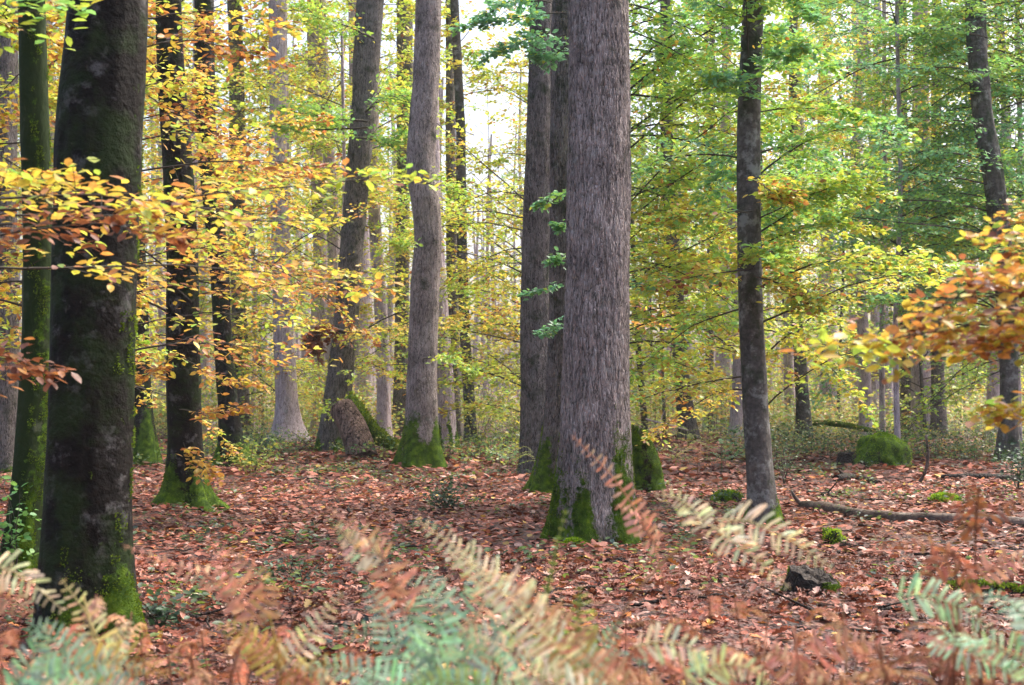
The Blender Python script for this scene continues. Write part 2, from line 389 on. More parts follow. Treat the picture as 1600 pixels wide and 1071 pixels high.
def ground_plants():
    rng = np.random.default_rng(8); mb = MB()
    n = 9000; y = np.sqrt(rng.random(n) * (42 ** 2 - 7 ** 2) + 49); x = rng.uniform(-1, 1, n) * (y * .40 + 1)
    p = xyz(x, y, 0); w = fbm(p * .55, 3, 44)
    k = rng.random(n) < np.clip(.14 + 1.5 * (w - .12), .03, 1); p = p[k]; n = len(p)
    p[:, 2] = gh(p[:, 0], p[:, 1]) + .03
    m = 7; q = np.repeat(p, m, 0); N = len(q); a = rng.uniform(0, 6.28, N)
    h = rng.uniform(.0, .11, N); q = q + np.stack([np.cos(a) * .05, np.sin(a) * .05, h], 1)
    d = np.stack([np.cos(a), np.sin(a), rng.uniform(-.2, .5, N)], 1); nr = np.stack([rng.normal(0, .4, N), rng.normal(0, .4, N), np.ones(N)], 1)
    kind = np.repeat(rng.random(n), m)
    c = np.where(kind[:, None] < .55, [.07, .12, .05], np.where(kind[:, None] < .85, [.16, .22, .05], [.035, .07, .06])) * rng.uniform(.6, 1.3, (N, 1))
    leaves(mb, q, d, nr, rng.uniform(.04, .085, N), c, LEAF2)
    o = mb.build("ground_cover", M_LEAF, col=True); tag(o, "low green seedlings and creeping plants scattered through the leaf litter", "ground cover", kind="stuff")
ground_plants()

# ------------------------------------------------------------------ trunks
def trunk_profile(path, d, by, H):
    """path [(px,py,w)] top to bottom -> functions of z: centre x, radius"""
    z = np.array([CH - (q[1] - HY) / FPX * d for q in path])[::-1]; x = np.array([PX(q[0], d) for q in path])[::-1]; r = np.array([q[2] / FPX * d / 2 for q in path])[::-1]
    zs = np.linspace(-.35, H, int((H + .35) / .06)); 
    top = z[-1]; sl = 0.0 if len(z) < 2 else (x[-1] - x[-2]) / max(z[-1] - z[-2], .1)
    xc = np.interp(zs, z, x) + np.where(zs > top, sl * .6 * (zs - top), 0)
    rc = np.interp(zs, z, r) * np.where(zs > top, 1 - .6 * (zs - top) / max(H - top, .1), 1)
    k = 9
    for _ in range(3):
        xp = np.pad(xc, k // 2, 'edge'); xc = np.convolve(xp, np.ones(k) / k, 'valid')
        rp = np.pad(rc, k // 2, 'edge'); rc = np.convolve(rp, np.ones(k) / k, 'valid')
    return zs, xc, rc
def trunk(mb, path, d, H=9, sides=40, flare=.5, fh=.28, lobes=5, seed=0, moss=(.6, .5), mside=None, mtop=0, rough=.05, bx=None, step=None, mmax=9, ridge=0.0, zstep=.06):
    """moss = (height at the base, strength); mside = azimuth of the mossy side (pi/2*3 faces the camera); returns base and centre fn"""
    zs, xc, rc = trunk_profile(path, d, None, H)
    if zstep < .06: zf = np.arange(zs[0], min(zs[-1], 11), zstep); xc, rc, zs = np.interp(zf, zs, xc), np.interp(zf, zs, rc), zf
    if step: k = slice(None, None, step); zs, xc, rc = zs[k], xc[k], rc[k]
    gz = float(gh(PX(path[-1][0], d), d))
    a = np.arange(sides) / sides * 2 * np.pi; A, Z = np.meshgrid(a, zs)
    zz = np.maximum(Z - gz, 0)
    lob = .5 + .5 * np.sin(A * lobes + seed * 1.7 + .8 * np.sin(A * 2 + seed)); lob = lob ** 1.5
    fl = flare * np.exp(-zz / fh) * (.35 + .95 * lob) + flare * .18 * np.exp(-zz / (fh * 3.2)) * (.4 + lob)
    wob = rough * fbm(xyz(np.cos(A) * 1.3 + seed * 5, np.sin(A) * 1.3, Z * 1.1), 3, seed) + rough * .4 * fbm(xyz(np.cos(A) * 5 + seed * 5, np.sin(A) * 5, Z * 3), 2, seed + 5)
    yw = .5 * rc[:, None] * 0 + .06 * np.sin(zs * .9 + seed)[:, None]
    rad = rc[:, None] * (1 + fl + wob)
    if ridge:
        rr_ = rc[:, None]; q = xyz(np.cos(A) * rr_ * 30 + .9 * vn(xyz(np.cos(A) * 9, np.sin(A) * 9, Z * 9), 71), np.sin(A) * rr_ * 30, Z * 6.5 + seed)
        rg = np.clip(np.abs(vn(q, 70)) * 3.2, 0, 1) - .6; rg = rg + .5 * vn(q * 2.3, 72); rad = rad + ridge * rg + ridge * .8 * vn(q * .2, 74)
    v = xyz(xc[:, None] + rad * np.cos(A), d + yw + rad * np.sin(A), Z)
    idx = np.arange(v.shape[0] * sides).reshape(-1, sides); b = np.roll(idx, -1, 1)
    f = np.stack([idx[:-1], b[:-1], b[1:], idx[1:]], -1).reshape(-1, 4)
    ms = moss[1] * 1.3 * np.exp(-(zz / max(moss[0], .01)) ** 1.6) * (.55 + .6 * lob)
    if mside is not None:
        c = np.cos(A - mside); ms = ms * (.55 + .6 * np.clip(c + .3, 0, 1)) + mtop * np.clip(c - .1, 0, 1) * (zz < mmax)
    ms = ms + .25 * vn(xyz(np.cos(A) * 2 + seed, np.sin(A) * 2, Z * 3), seed + 2)
    mb.add(v, f, 0, None, ms)
    base = np.array([PX(path[-1][0], d), d, gz])
    def ctr(z): return (np.interp(z, zs, xc), d + .06 * math.sin(z * .9 + seed))
    return base, ctr, (v, ms, zs, rc)
def moss_tufts(parent, surf, base, n, seed, thr=.45, size=.013, zmax=2.0, hue=1.0):
    v, ms, zs, rc = surf; rng = np.random.default_rng(seed); c = v[:, :, :].mean(1, keepdims=True)
    rows = np.where(zs < zmax)[0]; sides = v.shape[1]
    i = rows[rng.integers(0, len(rows) - 1, n * 5)]; j = rng.integers(0, sides, n * 5)
    i2 = np.minimum(i + 1, len(zs) - 1); j2 = (j + 1) % sides; k = ms[i, j] + .35 * vn(v[i, j] * 14, seed) > thr
    k &= v[i, j, 2] > base[2] - .05
    i, j, i2, j2 = i[k][:n], j[k][:n], i2[k][:n], j2[k][:n]; N = len(i)
    if N < 320: return
    u, w = rng.random((2, N, 1))
    p = (v[i, j] * (1 - u) + v[i2, j] * u) * (1 - w) + (v[i, j2] * (1 - u) + v[i2, j2] * u) * w
    nr = nz(p - c[i, 0]); d = nr * .8 + rng.normal(0, .6, (N, 3)) + [0, 0, .25]
    t = np.clip(.5 + .5 * fbm(p * 5, 2, seed) + rng.normal(0, .15, N), 0, 1)[:, None]
    col = np.array([.045, .085, .008]) * (1 - t) + np.array([.22, .32, .025]) * t
    mb = MB(); leaves(mb, p, d, np.cross(d, rng.normal(0, 1, (N, 3))), size * rng.uniform(.6, 1.5, N), col * hue, LEAF1)
    return mb.build("moss", M_MOSSLEAF, parent, base, col=True)

def tree(label, path, d, mat, name="tree", cat="tree", H=None, crown_fn=None, tufts=0, tz=1.5, seed=1, group=None, **kw):
    mb = MB(); H = H or (CH + 700 / FPX * d + 1.5)
    base, ctr, surf = trunk(mb, path, d, H=H, seed=seed, **kw)
    t = thing(name, label, cat, base, group)
    mb.build("trunk", mat, t, base, att=True)
    if tufts: moss_tufts(t, surf, base, tufts, seed + 50, zmax=tz)
    if crown_fn:
        r = np.random.default_rng(seed + 900)
        cb = MB(); crown_fn(cb, r, ctr); cb.build("crown", [M_LEAF, M_TWIG], t, base, col=True)
    return t, base, ctr
def px_spray(cb, rng, pts, d, n=14, **kw):
    """pts [(px,py)] or [(px,py,d)] branch path seen in the photo, real distance d"""
    q = smooth_path([P(p[0], p[1], p[2] if len(p) > 2 else d) for p in pts], n)
    q = q + np.cumsum(rng.normal(0, .008, q.shape), 0)
    spray(cb, q, rng, **kw)

CAMSIDE = -math.pi / 2
# --- the centre oak
tree("large straight grey-brown oak trunk in the centre, moss on its spreading base", [(935, -40, 92), (936, 0, 94), (937, 250, 97), (934, 400, 99), (930, 535, 101), (931, 600, 102), (930, 670, 108), (929, 735, 116), (929, 800, 126), (931, 850, 138)], 14.2, M_OAK, "oak_tree",
     sides=330, zstep=.018, ridge=.0095, flare=.20, fh=.22, lobes=5, seed=3, moss=(.95, .62), tufts=9000, tz=1.4, rough=.035)
# --- oak pair behind it
def f16(cb, r, ctr):
    for a in ([(882, 305), (860, 312), (840, 318)], [(884, 352), (868, 358)], [(886, 440), (850, 452), (820, 462)], [(886, 506), (865, 508), (848, 514)], [(880, 402), (868, 405)]):
        px_spray(cb, r, a, 19.5, tw=.16, n1=9, n2=2, m=5, ls=.085, mean=.4, spread=.5, r0=.006, start=.1)
    for a in ([(885, 20), (820, 30), (735, 45)], [(885, 55), (830, 62), (770, 85)], [(860, 5), (800, 0), (760, 20)], [(886, 70), (850, 85), (838, 78)]):
        px_spray(cb, r, a, 18, tw=.35, n1=13, n2=4, m=6, ls=.085, mean=.1, spread=.5, r0=.01, start=.1)
tree("left stem of the dark oak pair, rising just behind the centre oak", [(847, -20, 34), (846, 70, 38), (842, 250, 42), (838, 400, 46), (838, 535, 52), (843, 640, 58), (846, 700, 66), (848, 733, 70)], 27, M_OAK2, "oak_tree", sides=200, zstep=.03, ridge=.007, seed=5, flare=.25, fh=.3, moss=(.7, .35), rough=.04, tufts=1200)
tree("right stem of the dark oak pair, half hidden by the centre oak", [(884, -20, 40), (882, 70, 42), (882, 250, 44), (882, 400, 46), (882, 535, 50), (880, 640, 54), (876, 700, 62), (868, 765, 76)], 22, M_OAK2, "oak_tree", sides=200, zstep=.03, ridge=.007, seed=6, flare=.45, fh=.25, lobes=4, moss=(.9, .8), mside=math.pi, mtop=.1, rough=.04, crown_fn=f16, tufts=5000)

# --- left big dark trunk
tree("thick near-black trunk at left with pale lichen and moss down its right side", [(172, -40, 120), (171, 0, 122), (160, 130, 128), (156, 250, 129), (152, 400, 124), (150, 535, 124), (147, 640, 126), (141, 735, 128), (134, 835, 132), (136, 935, 146), (140, 1010, 160)], 8.4, M_DARK, "beech_tree",
     sides=90, flare=.27, fh=.22, lobes=4, seed=9, moss=(.42, .75), mside=.1, mtop=.2, rough=.05, tufts=14000, tz=4.6)
tree("slim trunk furred green with moss at the far left", [(51, -30, 42), (51, 0, 42), (54, 250, 44), (56, 400, 46), (57, 500, 47), (52, 620, 48), (45, 735, 47), (37, 850, 50), (34, 900, 58)], 11.7, M_GREENB, "beech_tree",
     sides=48, flare=.35, seed=12, moss=(3, .30), mside=-.6, mtop=.2, tufts=9000, tz=5, rough=.05)

# --- dark trunk with orange leaves, left
def f3(cb, r, ctr):
    crown(cb, r, 1.9, 8.2, 2.6, 20, ctr, mean=lambda u: 4.6 - .5 * u, spread=1.2, n1=15, n2=4, m=6, ls=.075)
    for a in ([(285, 560), (340, 590), (400, 600)], [(280, 640), (330, 650), (370, 640)], [(270, 560), (240, 575), (215, 590)], [(285, 690), (310, 720), (330, 735)]):
        px_spray(cb, r, [p + (16.6,) for p in a], 17, tw=.35, n1=12, n2=2, m=5, ls=.085, mean=4.9, spread=.8, r0=.007)
tree("dark trunk hung with orange leaves, mossy flared foot, right of the thick left trunk", [(262, -20, 38), (264, 80, 42), (278, 250, 46), (288, 400, 47), (285, 535, 52), (287, 650, 53), (288, 740, 54), (292, 800, 66)], 18, M_DARK, "beech_tree",
     sides=56, flare=.85, fh=.16, lobes=4, seed=14, moss=(.5, 1.0), tufts=5000, tz=.8, crown_fn=f3)
def f4(cb, r, ctr): crown(cb, r, 2.2, 13, 3.4, 22, ctr, mean=3.9, spread=1.1, n1=15, n2=4, m=5, ls=.10)
tree("dark slender trunk with a widely flared foot beside the orange-leaved trunk", [(318, -20, 30), (322, 200, 32), (340, 400, 30), (350, 560, 27), (362, 680, 32), (371, 725, 38)], 30, M_DARK, "beech_tree", sides=40, flare=.95, fh=.35, lobes=3, seed=17, moss=(.5, .75), tufts=1500, crown_fn=f4)
tree("short visible trunk with a mossy foot peeking out right of the thick left trunk", [(196, -20, 34), (206, 300, 36), (218, 600, 32), (226, 726, 40)], 30, M_DARK, "beech_tree", sides=40, flare=.45, fh=.45, lobes=4, seed=18, moss=(1.1, 1.1), tufts=2500)
tree("grey trunk at the left edge, behind the mossy slim trunk", [(8, -20, 36), (8, 300, 38), (8, 640, 40), (6, 735, 50)], 27, M_OAK2, "oak_tree", sides=40, seed=19, flare=.4, moss=(.4, .4))

# --- leaning tree, kinked tree and neighbours
def f8(cb, r, ctr):
    for a in ([(575, 190), (520, 185), (450, 175)], [(570, 175), (600, 150), (650, 150)], [(560, 215), (600, 220), (640, 215)], [(575, 200), (500, 205), (440, 200)], [(585, 60), (540, 40), (480, 20)]):
        px_spray(cb, r, a, 35, tw=1.1, n1=20, n2=5, m=6, ls=.12, mean=1.7, spread=.5, r0=.03)
    px_spray(cb, r, [(540, 520), (515, 512), (485, 518), (492, 545)], 35, tw=.5, n1=18, n2=3, m=5, ls=.17, mean=6.8, spread=.4, r0=.06, droop=.8, flat=.8)
t8, b8, c8 = tree("leaning brown oak left of centre, a short slanting stub against its foot", [(581, -20, 42), (578, 0, 43), (570, 150, 39), (557, 300, 37), (548, 400, 37), (541, 500, 38), (535, 570, 40), (528, 620, 42), (520, 700, 52)], 37, M_OAK2, "oak_tree", sides=56, flare=.12, fh=.4, lobes=4, seed=22, moss=(.55, .6), crown_fn=f8, tufts=1500)
def f10(cb, r, ctr):
    for a in ([(660, 285), (690, 288), (720, 300)], [(660, 560), (700, 560), (740, 575)], [(655, 385), (640, 378), (625, 380)]):
        px_spray(cb, r, a, 27, tw=.6, n1=12, n2=4, m=5, ls=.10, mean=2.4, spread=.7, r0=.012)
tree("kinked grey trunk left of centre on a bright green mossy base", [(669, -20, 41), (669, 0, 42), (667, 100, 41), (661, 190, 43), (656, 262, 45), (665, 320, 44), (671, 370, 42), (664, 440, 46), (660, 535, 45), (660, 600, 47), (658, 670, 50), (655, 735, 62)], 28, M_OAK, "oak_tree",
     sides=64, flare=.38, fh=.35, lobes=5, seed=25, moss=(.85, 1.25), tufts=6000, tz=1.1, rough=.05, crown_fn=f10)
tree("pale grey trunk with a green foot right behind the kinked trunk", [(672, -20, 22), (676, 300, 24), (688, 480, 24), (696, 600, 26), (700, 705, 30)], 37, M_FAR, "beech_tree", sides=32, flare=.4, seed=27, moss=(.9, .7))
def f11(cb, r, ctr): crown(cb, r, 1.6, 15, 3.2, 26, ctr, mean=2.9, spread=.7, n1=14, n2=3, m=5, ls=.13)
tree("thin dark mottled trunk between the kinked trunk and the oak pair", [(709, -20, 13), (715, 100, 14), (720, 200, 15), (722, 400, 16), (727, 535, 16), (732, 600, 17), (736, 690, 20)], 42, M_BEECH, "beech_tree", sides=24, flare=.4, seed=28, moss=(.6, .5), crown_fn=f11)
tree("forked dark trunk just left of the thin mottled trunk", [(702, -20, 12), (703, 100, 13), (704, 200, 16), (706, 400, 18), (709, 600, 18), (712, 680, 24)], 50, M_OAK2, "oak_tree", sides=20, flare=.4, seed=29, moss=(.4, .4))
tree("brown trunk behind, seen just left of the kinked trunk", [(632, -20, 25), (633, 100, 26), (630, 300, 22), (628, 480, 22), (627, 600, 23), (627, 680, 30)], 50, M_OAK2, "oak_tree", sides=28, flare=.4, seed=30, moss=(.4, .3))
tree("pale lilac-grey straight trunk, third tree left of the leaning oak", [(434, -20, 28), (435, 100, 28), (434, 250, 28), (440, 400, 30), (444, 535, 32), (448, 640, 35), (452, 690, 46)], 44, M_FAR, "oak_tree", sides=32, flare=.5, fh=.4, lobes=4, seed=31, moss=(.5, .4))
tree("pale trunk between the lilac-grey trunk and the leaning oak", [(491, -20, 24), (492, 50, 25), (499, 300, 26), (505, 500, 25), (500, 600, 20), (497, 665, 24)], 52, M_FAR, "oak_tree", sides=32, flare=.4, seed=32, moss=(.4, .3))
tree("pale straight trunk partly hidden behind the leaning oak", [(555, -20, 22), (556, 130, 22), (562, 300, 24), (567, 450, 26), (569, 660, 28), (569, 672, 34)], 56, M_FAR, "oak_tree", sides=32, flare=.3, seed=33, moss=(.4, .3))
def fy(m, s=.8, z0=1.2, z1=15, Rr=3.4, nb=24, ls=.13, n1=14): return lambda cb, r, ctr: crown(cb, r, z0, z1, Rr, nb, ctr, mean=m, spread=s, n1=n1, n2=3, m=5, ls=ls)
tree("dark slim trunk between the flared dark trunk and the pale lilac-grey trunk", [(366, -20, 22), (370, 150, 24), (371, 300, 24), (374, 500, 24), (378, 672, 28)], 48, M_OAK2, "beech_tree", sides=24, flare=.4, seed=34, moss=(.4, .3), crown_fn=fy(3.5))

# --- right side
def f20(cb, r, ctr):
    crown(cb, r, 2.2, 7.6, 2.1, 30, ctr, mean=lambda u: 1.9 if u < .3 else (1.0 if u < .75 else 1.7), spread=.9, n1=17, n2=5, m=6, ls=.078)
    for a in ([(1175, 330), (1120, 335), (1040, 345)], [(1175, 280), (1200, 300), (1230, 310)], [(1175, 420), (1110, 430), (1010, 440)], [(1178, 430), (1230, 450), (1275, 470)]):
        px_spray(cb, r, a, 15.5, tw=.5, n1=18, n2=4, m=6, ls=.08, mean=3.7 if a[1][1] == 300 else 2.4, spread=1.8, r0=.01)
tree("slim dark mottled beech right of the centre oak, green leaves round its stem", [(1177, -20, 33), (1176, 0, 33), (1173, 100, 34), (1171, 200, 37), (1172, 400, 36), (1175, 535, 39), (1178, 600, 40), (1183, 700, 39), (1189, 780, 42), (1195, 822, 52)], 16.1, M_BEECH, "beech_tree",
     sides=56, flare=.4, fh=.16, lobes=3, seed=36, moss=(.22, .9), mside=0, tufts=1500, tz=.5, crown_fn=f20)
tree("curved dark trunk in the clearing between the centre oak and the slim mottled beech", [(1040, -20, 18), (1042, 250, 20), (1052, 400, 22), (1060, 520, 23), (1066, 600, 24), (1076, 680, 30)], 44, M_OAK2, "beech_tree", sides=24, flare=.3, seed=38, moss=(.4, .3), crown_fn=fy(1.7, .8, 3.2, 15, 3.6, 30, .12))
tree("very thin leaning stem right beside the centre oak", [(985, 300, 7), (997, 540, 9), (1008, 665, 11)], 48, M_BEECH, "young_tree", sides=12, flare=.2, seed=39)
tree("thin dark straight trunk between the slim mottled beech and the tall pale trunk", [(1239, -20, 13), (1240, 100, 14), (1238, 300, 15), (1245, 500, 18), (1252, 600, 20), (1258, 683, 26)], 44, M_BEECH, "beech_tree", sides=24, flare=.4, seed=40, moss=(.4, .4), crown_fn=fy(2.6, .8, 3, 15, 3.2, 24, .12))
tree("tall pale lilac trunk at right, behind the moss-covered boulder", [(1290, -20, 20), (1288, 200, 21), (1292, 400, 24), (1294, 500, 25), (1296, 640, 28), (1297, 668, 34)], 62, M_FAR, "oak_tree", sides=28, flare=.3, seed=41)
for k, (px, w, d, mt, lb, lean) in enumerate([(1418, 22, 50, M_OAK2, "dark straight trunk, leftmost of the cluster behind the mossy boulder", -6), (1442, 34, 48, M_FAR, "broad pale trunk in the cluster behind the mossy boulder", -2),
        (1466, 21, 46, M_OAK2, "dark trunk hugging the broad pale trunk on its right side", -2), (1389, 16, 58, M_FAR, "thin pale trunk leaning left, behind the mossy boulder", -22),
        (1367, 17, 62, M_FAR, "thin pale trunk directly above the mossy boulder", 2), (1344, 20, 66, M_FAR, "pinkish trunk left of the mossy boulder in the haze", -3), (1132, 20, 62, M_FAR, "pale trunk just left of the slim mottled beech, far behind", 2), (1108, 13, 58, M_OAK2, "thin dark trunk between the curved trunk and the mottled beech", 3)]):
    tree(lb, [(px + lean * 1.8, -20, w * .7), (px + lean, 300, w * .8), (px, 600, w), (px, HY + 3333 / d, w * 1.25)], d, mt, "oak_tree", sides=24, flare=.3, seed=60 + k, moss=(.4, .4))
def f24(cb, r, ctr):
    crown(cb, r, 3.0, 12, 3.2, 34, ctr, mean=lambda u: .7 if u < .5 else 1.5, azs=(.2, math.pi + .3), spread=.6, n1=17, n2=4, m=6, ls=.095)
    for k, (y0, e, y1) in enumerate([(290, 1290, 250), (370, 1250, 330), (200, 1330, 180), (430, 1300, 420), (120, 1300, 100), (60, 1360, 30), (480, 1380, 470), (330, 1210, 300), (250, 1380, 215)]):
        px_spray(cb, r, [(1545, y0, 30), (1480, y0 - 15, 29), (1400, (y0 + y1) / 2, 28), (e, y1, 27)], 28, tw=.8, n1=22, n2=4, m=6, ls=.10, mean=.5 + .25 * (k % 4), spread=.5, r0=.02)
tree("gnarled pale trunk curving down the right edge, knotted and bent", [(1525, -20, 29), (1525, 0, 30), (1528, 85, 31), (1535, 170, 30), (1545, 235, 31), (1555, 300, 30), (1563, 375, 31), (1574, 480, 30), (1578, 600, 28), (1576, 726, 34)], 30, M_BEECH, "beech_tree", sides=40, flare=.35, seed=44, moss=(.7, .5), rough=.13, crown_fn=f24)

# --- leafy young beeches (mid storey)
def leafy(label, px, d, w, z0, z1, Rr, nb, mean, spread=.9, seed=0, ls=.085, n1=16, n2=4, m=6, lean=0, H=None, **kw):
    H = H or z1 + .6; by = HY + 3333 / d
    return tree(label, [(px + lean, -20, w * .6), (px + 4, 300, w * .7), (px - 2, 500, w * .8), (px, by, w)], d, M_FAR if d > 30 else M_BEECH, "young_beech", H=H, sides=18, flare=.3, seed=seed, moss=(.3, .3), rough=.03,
                crown_fn=lambda cb, r, ctr: crown(cb, r, z0, z1, Rr, nb, ctr, mean=mean, spread=spread, n1=n1, n2=n2, m=m, ls=ls, **kw))
PI = math.pi
leafy("yellow-leaved young beech spreading its layers from behind the leaning oak", 534, 38.6, 8, 1.0, 11, 3.9, 28, 3.1, .9, 102, ls=.11, prof=lambda u: 1)
leafy("yellow-green young beech fanning left from behind the oak pair", 850, 33, 9, .8, 6.0, 3.8, 20, 2.9, .8, 103, ls=.11, azs=(PI - .9, PI + .9), prof=lambda u: 1)
leafy("lime-green beech crown fanning out right from behind the centre oak", 940, 19, 14, 1.9, 8.0, 2.6, 46, lambda u: 2.8 if u < .3 else 1.9, .8, 104, ls=.085, azs=(-.9, .9), prof=lambda u: 1)
leafy("deep green beech reaching in from beyond the right edge, level with the boulder", 1720, 34, 14, 2.2, 12, 5.8, 52, lambda u: 1.7 if u < .2 else (.7 if u < .6 else 1.6), .7, 105, ls=.105, n1=22, azs=(PI - .6, PI + .6), prof=lambda u: 1)
leafy("dark green beech standing right behind the mossy boulder", 1402, 31, 10, 2.6, 12, 3.2, 40, 1.0, .6, 106, ls=.10, prof=lambda u: 1)
leafy("yellow-orange leaved beech high up between the tall pale trunk and the boulder", 1380, 38, 10, 4.0, 13, 3.8, 36, 3.4, .8, 107, ls=.115, prof=lambda u: 1)
leafy("golden-leaved beech hidden behind the mossy slim trunk at the left edge", 40, 14.5, 10, 1.3, 6.0, 2.2, 22, 3.7, 1.1, 108)
leafy("orange and green beech hidden behind the thick left trunk", 150, 22, 12, 1.6, 9, 3.0, 26, 4.1, 1.1, 109, ls=.08)
leafy("yellow and orange leaved young beech right behind the mottled beech", 1186, 20, 9, 1.2, 4.5, 2.4, 18, 3.0, 1.1, 110, ls=.085)
leafy("lime and yellow beech at the right edge beyond the gnarled trunk", 1590, 36, 12, 2.6, 13, 3.6, 34, 2.0, .9, 111, ls=.12, prof=lambda u: 1)
leafy("low yellow-green beech right behind the pale lilac-grey trunk", 446, 46, 8, .8, 14, 4.2, 30, 2.9, .7, 112, ls=.13, prof=lambda u: 1)

# --- near branches (out of focus): trees standing just outside the frame
def near_left(cb, r, ctr):
    for pts, mn, tw in (([(-250, 330, 5.5), (0, 290, 5.4), (150, 275, 5.3), (340, 300, 5.2)], 3.6, .40), ([(-250, 330, 5.9), (60, 330, 6), (330, 310, 6), (600, 290, 6)], 3.1, .38),
                        ([(-250, 400, 5.5), (0, 375, 5.5), (180, 365, 5.4), (270, 385, 5.4)], 5.9, .28), ([(-250, 420, 6), (100, 410, 6.3), (380, 400, 6.6), (570, 425, 6.8)], 3.6, .50),
                        ([(-250, 500, 6), (-50, 540, 5.9), (60, 560, 5.8)], 5.6, .35), ([(-250, 350, 7), (200, 350, 7.2), (480, 360, 7.6)], 3.4, .5),
                        ([(-250, 180, 6), (0, 20, 5.8), (80, 10, 5.8)], 1.4, .3), ([(-250, 250, 6), (0, 270, 6), (60, 280, 6)], 3.4, .35)):
        px_spray(cb, r, pts, 5.5, tw=tw * 1.1, n1=18, n2=3, m=5, ls=.058, mean=mn, spread=1.2, r0=.008, start=.3, keep=.55, flat=.26)
tree("beech at the left edge whose yellow and brown sprays cross the thick trunk", [(-250, -20, 50), (-262, 1071, 60), (-262, 1200, 60)], 5.7, M_BEECH, "young_beech", H=6.5, sides=20, flare=.3, seed=120, crown_fn=near_left)
def near_right(cb, r, ctr):
    for pts, mn, tw in (([(1900, 400, 4.3), (1730, 420, 4.3), (1600, 430, 4.3), (1470, 470, 4.2)], 3.7, .30), ([(1900, 480, 4.2), (1680, 500, 4.2), (1480, 515, 4.2), (1330, 545, 4.1)], 3.4, .24),
                        ([(1900, 500, 4.4), (1720, 520, 4.5), (1580, 535, 4.5), (1480, 550, 4.5)], 4.2, .28), ([(1900, 400, 4.6), (1700, 390, 4.6), (1560, 400, 4.7)], 3.2, .3), ([(1900, 560, 4.5), (1700, 620, 4.6), (1580, 655, 4.7)], 3.4, .2),
                        ([(1900, 330, 5), (1750, 330, 5), (1620, 330, 5)], 2.6, .25)):
        px_spray(cb, r, pts, 4.3, tw=tw * 1.1, n1=22, n2=4, m=6, ls=.046, mean=mn, spread=1.5, r0=.007, start=.25, flat=.4, droop=.3, keep=.6)
tree("beech at the right edge with bright yellow and rust leaves hanging in close", [(1900, -20, 50), (1910, 1071, 60), (1910, 1300, 60)], 4.4, M_BEECH, "young_beech", H=5.5, sides=20, flare=.3, seed=121, crown_fn=near_right)
def near_left2(cb, r, ctr):
    for k in range(13):
        y0 = -20 + k * 46 + r.uniform(-15, 15); e = r.uniform(260, 560) if y0 > 200 else r.uniform(300, 460); dd = r.uniform(8.6, 11)
        px_spray(cb, r, [(150, y0 + 30, dd), (240, y0 + 10, dd), ((240 + e) / 2, y0, dd), (e, y0 + 18, dd + .3)], dd, tw=.5, n1=14, n2=3, m=5, ls=.06, mean=r.uniform(3.0, 5.2), spread=1.2, r0=.008, start=.3, keep=.66 if y0 < 260 else .5, flat=.3)
leafy_done = tree("slim beech hidden behind the thick left trunk, gold and orange branches reaching right", [(148, -20, 30), (146, 940, 34)], 10, M_BEECH, "young_beech", H=7, sides=18, flare=.3, seed=122, crown_fn=near_left2)

# --- background: copies of a few kinds
def bg_kind(seed, mean, spread, z0, H, Rr, nb, w=.11, mat=M_OAK2, ls=.17):
    rng = np.random.default_rng(seed); mb = MB()
    t = thing("background_tree", None, "tree", (0, 0, 0))
    zz = np.linspace(-.2, H, 26); pth = xyz(.25 * np.sin(zz * .35 + seed), .2 * np.cos(zz * .3 + seed * 2), zz)
    tubes(mb, pth, w * (1 - .6 * zz / H) * (1 + .6 * np.exp(-np.clip(zz, 0, 99) / .25)), 14, 0, rough=.06, seed=seed)
    tk = mb.build("trunk", mat, t, att=True)
    cb = MB(); crown(cb, rng, z0, H * .97, Rr, nb, lambda z: (.25 * math.sin(z * .35 + seed), .2 * math.cos(z * .3 + seed * 2)), mean=mean, spread=spread, n1=11, n2=3, m=4, ls=ls, tpl=LEAF1, prof=lambda u: 1 - .35 * u)
    cr = cb.build("crown", [M_LEAF, M_TWIG], t, col=True)
    return t
KINDS = [(bg_kind(201, 2.9, .7, .8, 13, 4.2, 34, .06, M_BEECH), "yellow-green"), (bg_kind(202, 3.5, .8, 1.0, 17, 4.4, 38, .09, M_FAR), "golden"), (bg_kind(203, 2.0, .7, 3.0, 15, 4.2, 38, .07, M_BEECH), "green"),
         (bg_kind(204, 4.2, .9, .9, 14, 4.0, 30, .07), "orange"), (bg_kind(205, 2.7, .7, 9, 22, 4.0, 40, .25, M_FAR), "pale bare-stemmed"), (bg_kind(206, 1.3, .6, 2.8, 11, 3.8, 44, .06), "deep green")]
LAND = [(-60, "the left edge"), (150, "the thick left trunk"), (288, "the orange-leaved trunk"), (442, "the lilac-grey trunk"), (540, "the leaning oak"), (662, "the kinked trunk"), (842, "the oak pair"), (935, "the centre oak"), (1180, "the mottled beech"), (1292, "the tall pale trunk"), (1442, "the broad pale trunk"), (1560, "the gnarled trunk"), (1700, "the right edge")]
ORD = ["first", "second", "third", "fourth", "fifth", "sixth", "seventh", "eighth", "ninth", "tenth", "eleventh", "twelfth"] + ["thirteenth", "fourteenth", "fifteenth", "sixteenth", "seventeenth", "eighteenth", "nineteenth", "twentieth"] + ["farthest-right"] * 20
